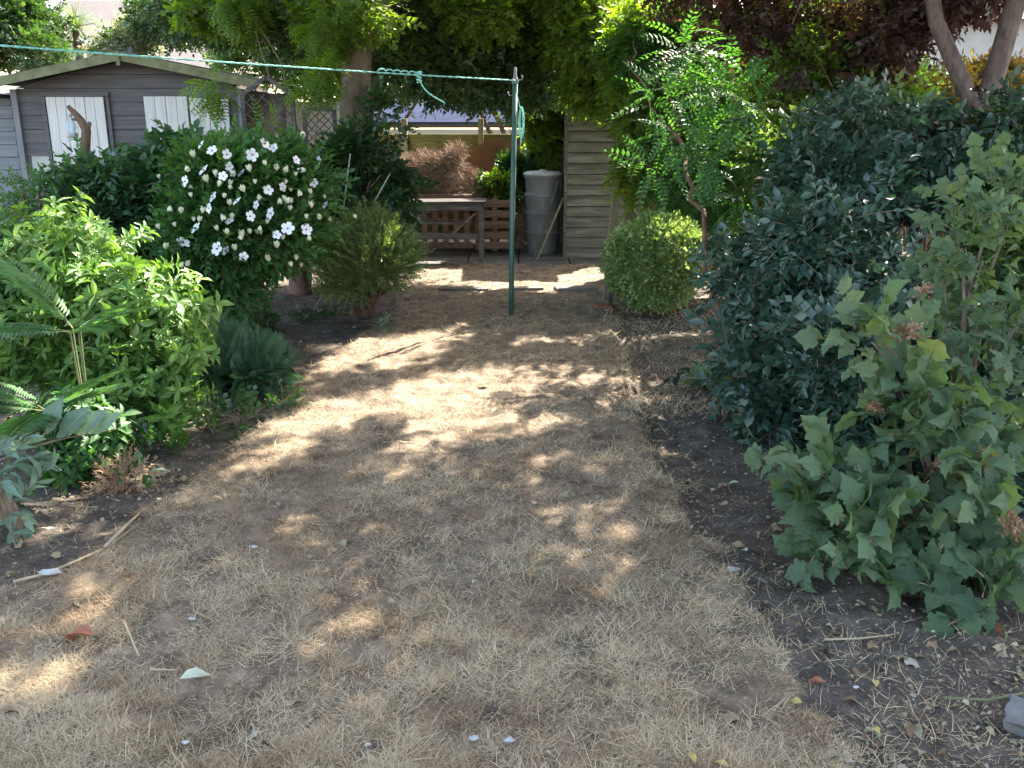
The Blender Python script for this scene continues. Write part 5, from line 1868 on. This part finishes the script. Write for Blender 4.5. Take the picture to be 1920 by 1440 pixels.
ground_leaf('fallen_leaf', 300, 885, .11, 'l_sage', 'grey-green lance-shaped leaf lying at the left bed edge', az=-70, w=.14)


def scrap(px, py, size, label, seed):
    rd = random.Random(seed)
    g = gnd(px, py, .04)
    z = float(hgt(np.array([g[0]]), np.array([g[1]]))[0]) + .02
    m = MB()
    n = 9
    ring = [(math.cos(2 * math.pi * i / n) * rd.uniform(.6, 1) * size, math.sin(2 * math.pi * i / n) * rd.uniform(.35, .7) * size, rd.uniform(0, .35) * size) for i in range(n)]
    ring2 = [(x, y, max(0, z_ - .004)) for x, y, z_ in ring]
    V = [(0, 0, size * .35)] + ring + [(0, 0, size * .35 - .004)] + ring2
    Fs = [(0, 1 + i, 1 + (i + 1) % n) for i in range(n)] + [(n + 1, n + 2 + (i + 1) % n, n + 2 + i) for i in range(n)] + [(1 + i, n + 2 + i, n + 2 + (i + 1) % n, 1 + (i + 1) % n) for i in range(n)]
    m.add([(g[0] + x, g[1] + y, z + zz) for x, y, zz in V], Fs)
    tag(m.build('paper_scrap', 'paper'), label, 'litter', 'white scraps on the ground')


for i, (px, py, s_, lab) in enumerate(((1374, 1066, .030, 'crumpled white scrap on the soil edge right of the lawn'), (130, 1060, .038, 'largest bluish white scrap in the left bed'), (98, 1098, .04, 'flat white scrap by the curved stick in the left bed'),
                                       (478, 1034, .018, 'white scrap on the lawn right of the straw stick'), (955, 1390, .018, 'white fragment at bottom centre of the lawn'), (888, 1386, .016, 'pale fragment left of the bottom centre one'),
                                       (92, 982, .02, 'small white fragment highest in the left bed'), (350, 1410, .015, 'small bluish fragment at the bottom left'), (690, 1405, .013, 'tiny fragment on the lawn near the bottom, left of centre'),
                                       (1104, 1046, .011, 'round white pebble-like bit in mid lawn'), (362, 1173, .014, 'small white bit above the large cream leaf'), (1605, 1282, .012, 'white pebble beside the upper yellow leaf'))):
    scrap(px, py, s_, lab, i)


def stick(name, pts, r, mat, label, lift=.02, cat='stick'):
    m = MB()
    P = []
    for (px, py) in pts:
        g = gnd(px, py, .02)
        P.append((g[0], g[1], float(hgt(np.array([g[0]]), np.array([g[1]]))[0]) + lift))
    m.tube(P, [r] + [r * .9] * (len(P) - 2) + [r * .5] if len(P) > 2 else [r, r * .7], 7)
    return tag(m.build(name, mat, None, True), label, cat)


stick('straw_stick', [(200, 1045), (236, 995), (270, 945)], .007, 'straw_stick', 'straight pale straw-coloured stick on the left lawn edge')
stick('curved_stem', [(30, 1117), (90, 1105), (150, 1078), (200, 1040), (262, 985)], .006, 'straw_stick', 'long curved tan stem following the left edge of the lawn', .012)
stick('thin_twig', [(355, 745), (385, 790), (400, 818)], .006, 'twig', 'thin brown twig slanting under the feathery plant', .05)
stick('thin_twig', [(1545, 1198), (1612, 1201), (1680, 1190)], .004, 'straw_stick', 'thin pale twig on the soil in front of the lobed-leaf shrub', .012)
stick('thin_twig', [(1770, 1305), (1850, 1312), (1925, 1303)], .005, 'twig_green', 'greenish twig above the stone at lower right', .02)
stick('thin_twig', [(282, 1262), (330, 1264)], .004, 'straw_stick', 'short straw left of the large cream leaf')
stick('thin_twig', [(235, 1185), (262, 1240)], .004, 'straw_stick', 'short slanting straw on the lower left lawn')
stick('fallen_branch', [(1752, 1020), (1810, 1022), (1880, 1016), (1960, 1022)], .017, 'bark_tan', 'pale fallen branch lying under the lobed-leaf shrub', .02, 'branch')
stick('fallen_branch', [(560, 700), (520, 660), (470, 640)], .008, 'twig', 'short dead branch beside the feathery plant', .03, 'branch')

g = gnd(1950, 1385)
m = MB()
bm = bmesh.new()
bmesh.ops.create_cube(bm, size=1)
bmesh.ops.subdivide_edges(bm, edges=list(bm.edges), cuts=4, use_grid_fill=True)
bm.verts.ensure_lookup_table()
for v in bm.verts:
    c = v.co
    n_ = float(noise2(c.x * 2 + c.z, c.y * 2 - c.z, 3))
    c *= (.85 + .25 * n_)
bm.normal_update()
rot = Euler((R(8), R(-6), R(-38))).to_matrix()
V = [tuple(rot @ Vector((v.co.x * .22, v.co.y * .12, v.co.z * .07)) + Vector((g[0] + .03, g[1], .03))) for v in bm.verts]
m.add(V, [tuple(v.index for v in f.verts) for f in bm.faces])
bm.free()
tag(m.build('stone_slab', 'stone'), 'flat grey stone lying at the bottom right corner', 'stone')

for (px, py, lab) in ((1366, 752, 'green apple lying at the foot of the weed clump near the sapling'), (1453, 856, 'green apple lying below the dark evergreen bush, nearer the camera')):
    g = gnd(px, py + 8)
    t = empty('green_apple', (g[0], g[1], .03), lab, 'apple', 'fallen green apples')
    r_ = .036
    m = MB()
    m.lathe([(r_ * .05, -r_ * .78), (r_ * .4, -r_ * .85), (r_ * .8, -r_ * .6), (r_, -.0), (r_ * .95, r_ * .4), (r_ * .6, r_ * .82), (r_ * .25, r_ * .85), (r_ * .05, r_ * .65)], (g[0], g[1], .03), 18)
    m.build('flesh', 'apple', t, True)
    m = MB()
    m.tube([(g[0], g[1], .03 + r_ * .6), (g[0] + .004, g[1], .03 + r_ * 1.25)], .0018, 5)
    m.build('stalk', 'twig', t)
print('FACES', sum(len(o.data.polygons) for o in bpy.data.objects if o.type == 'MESH'))
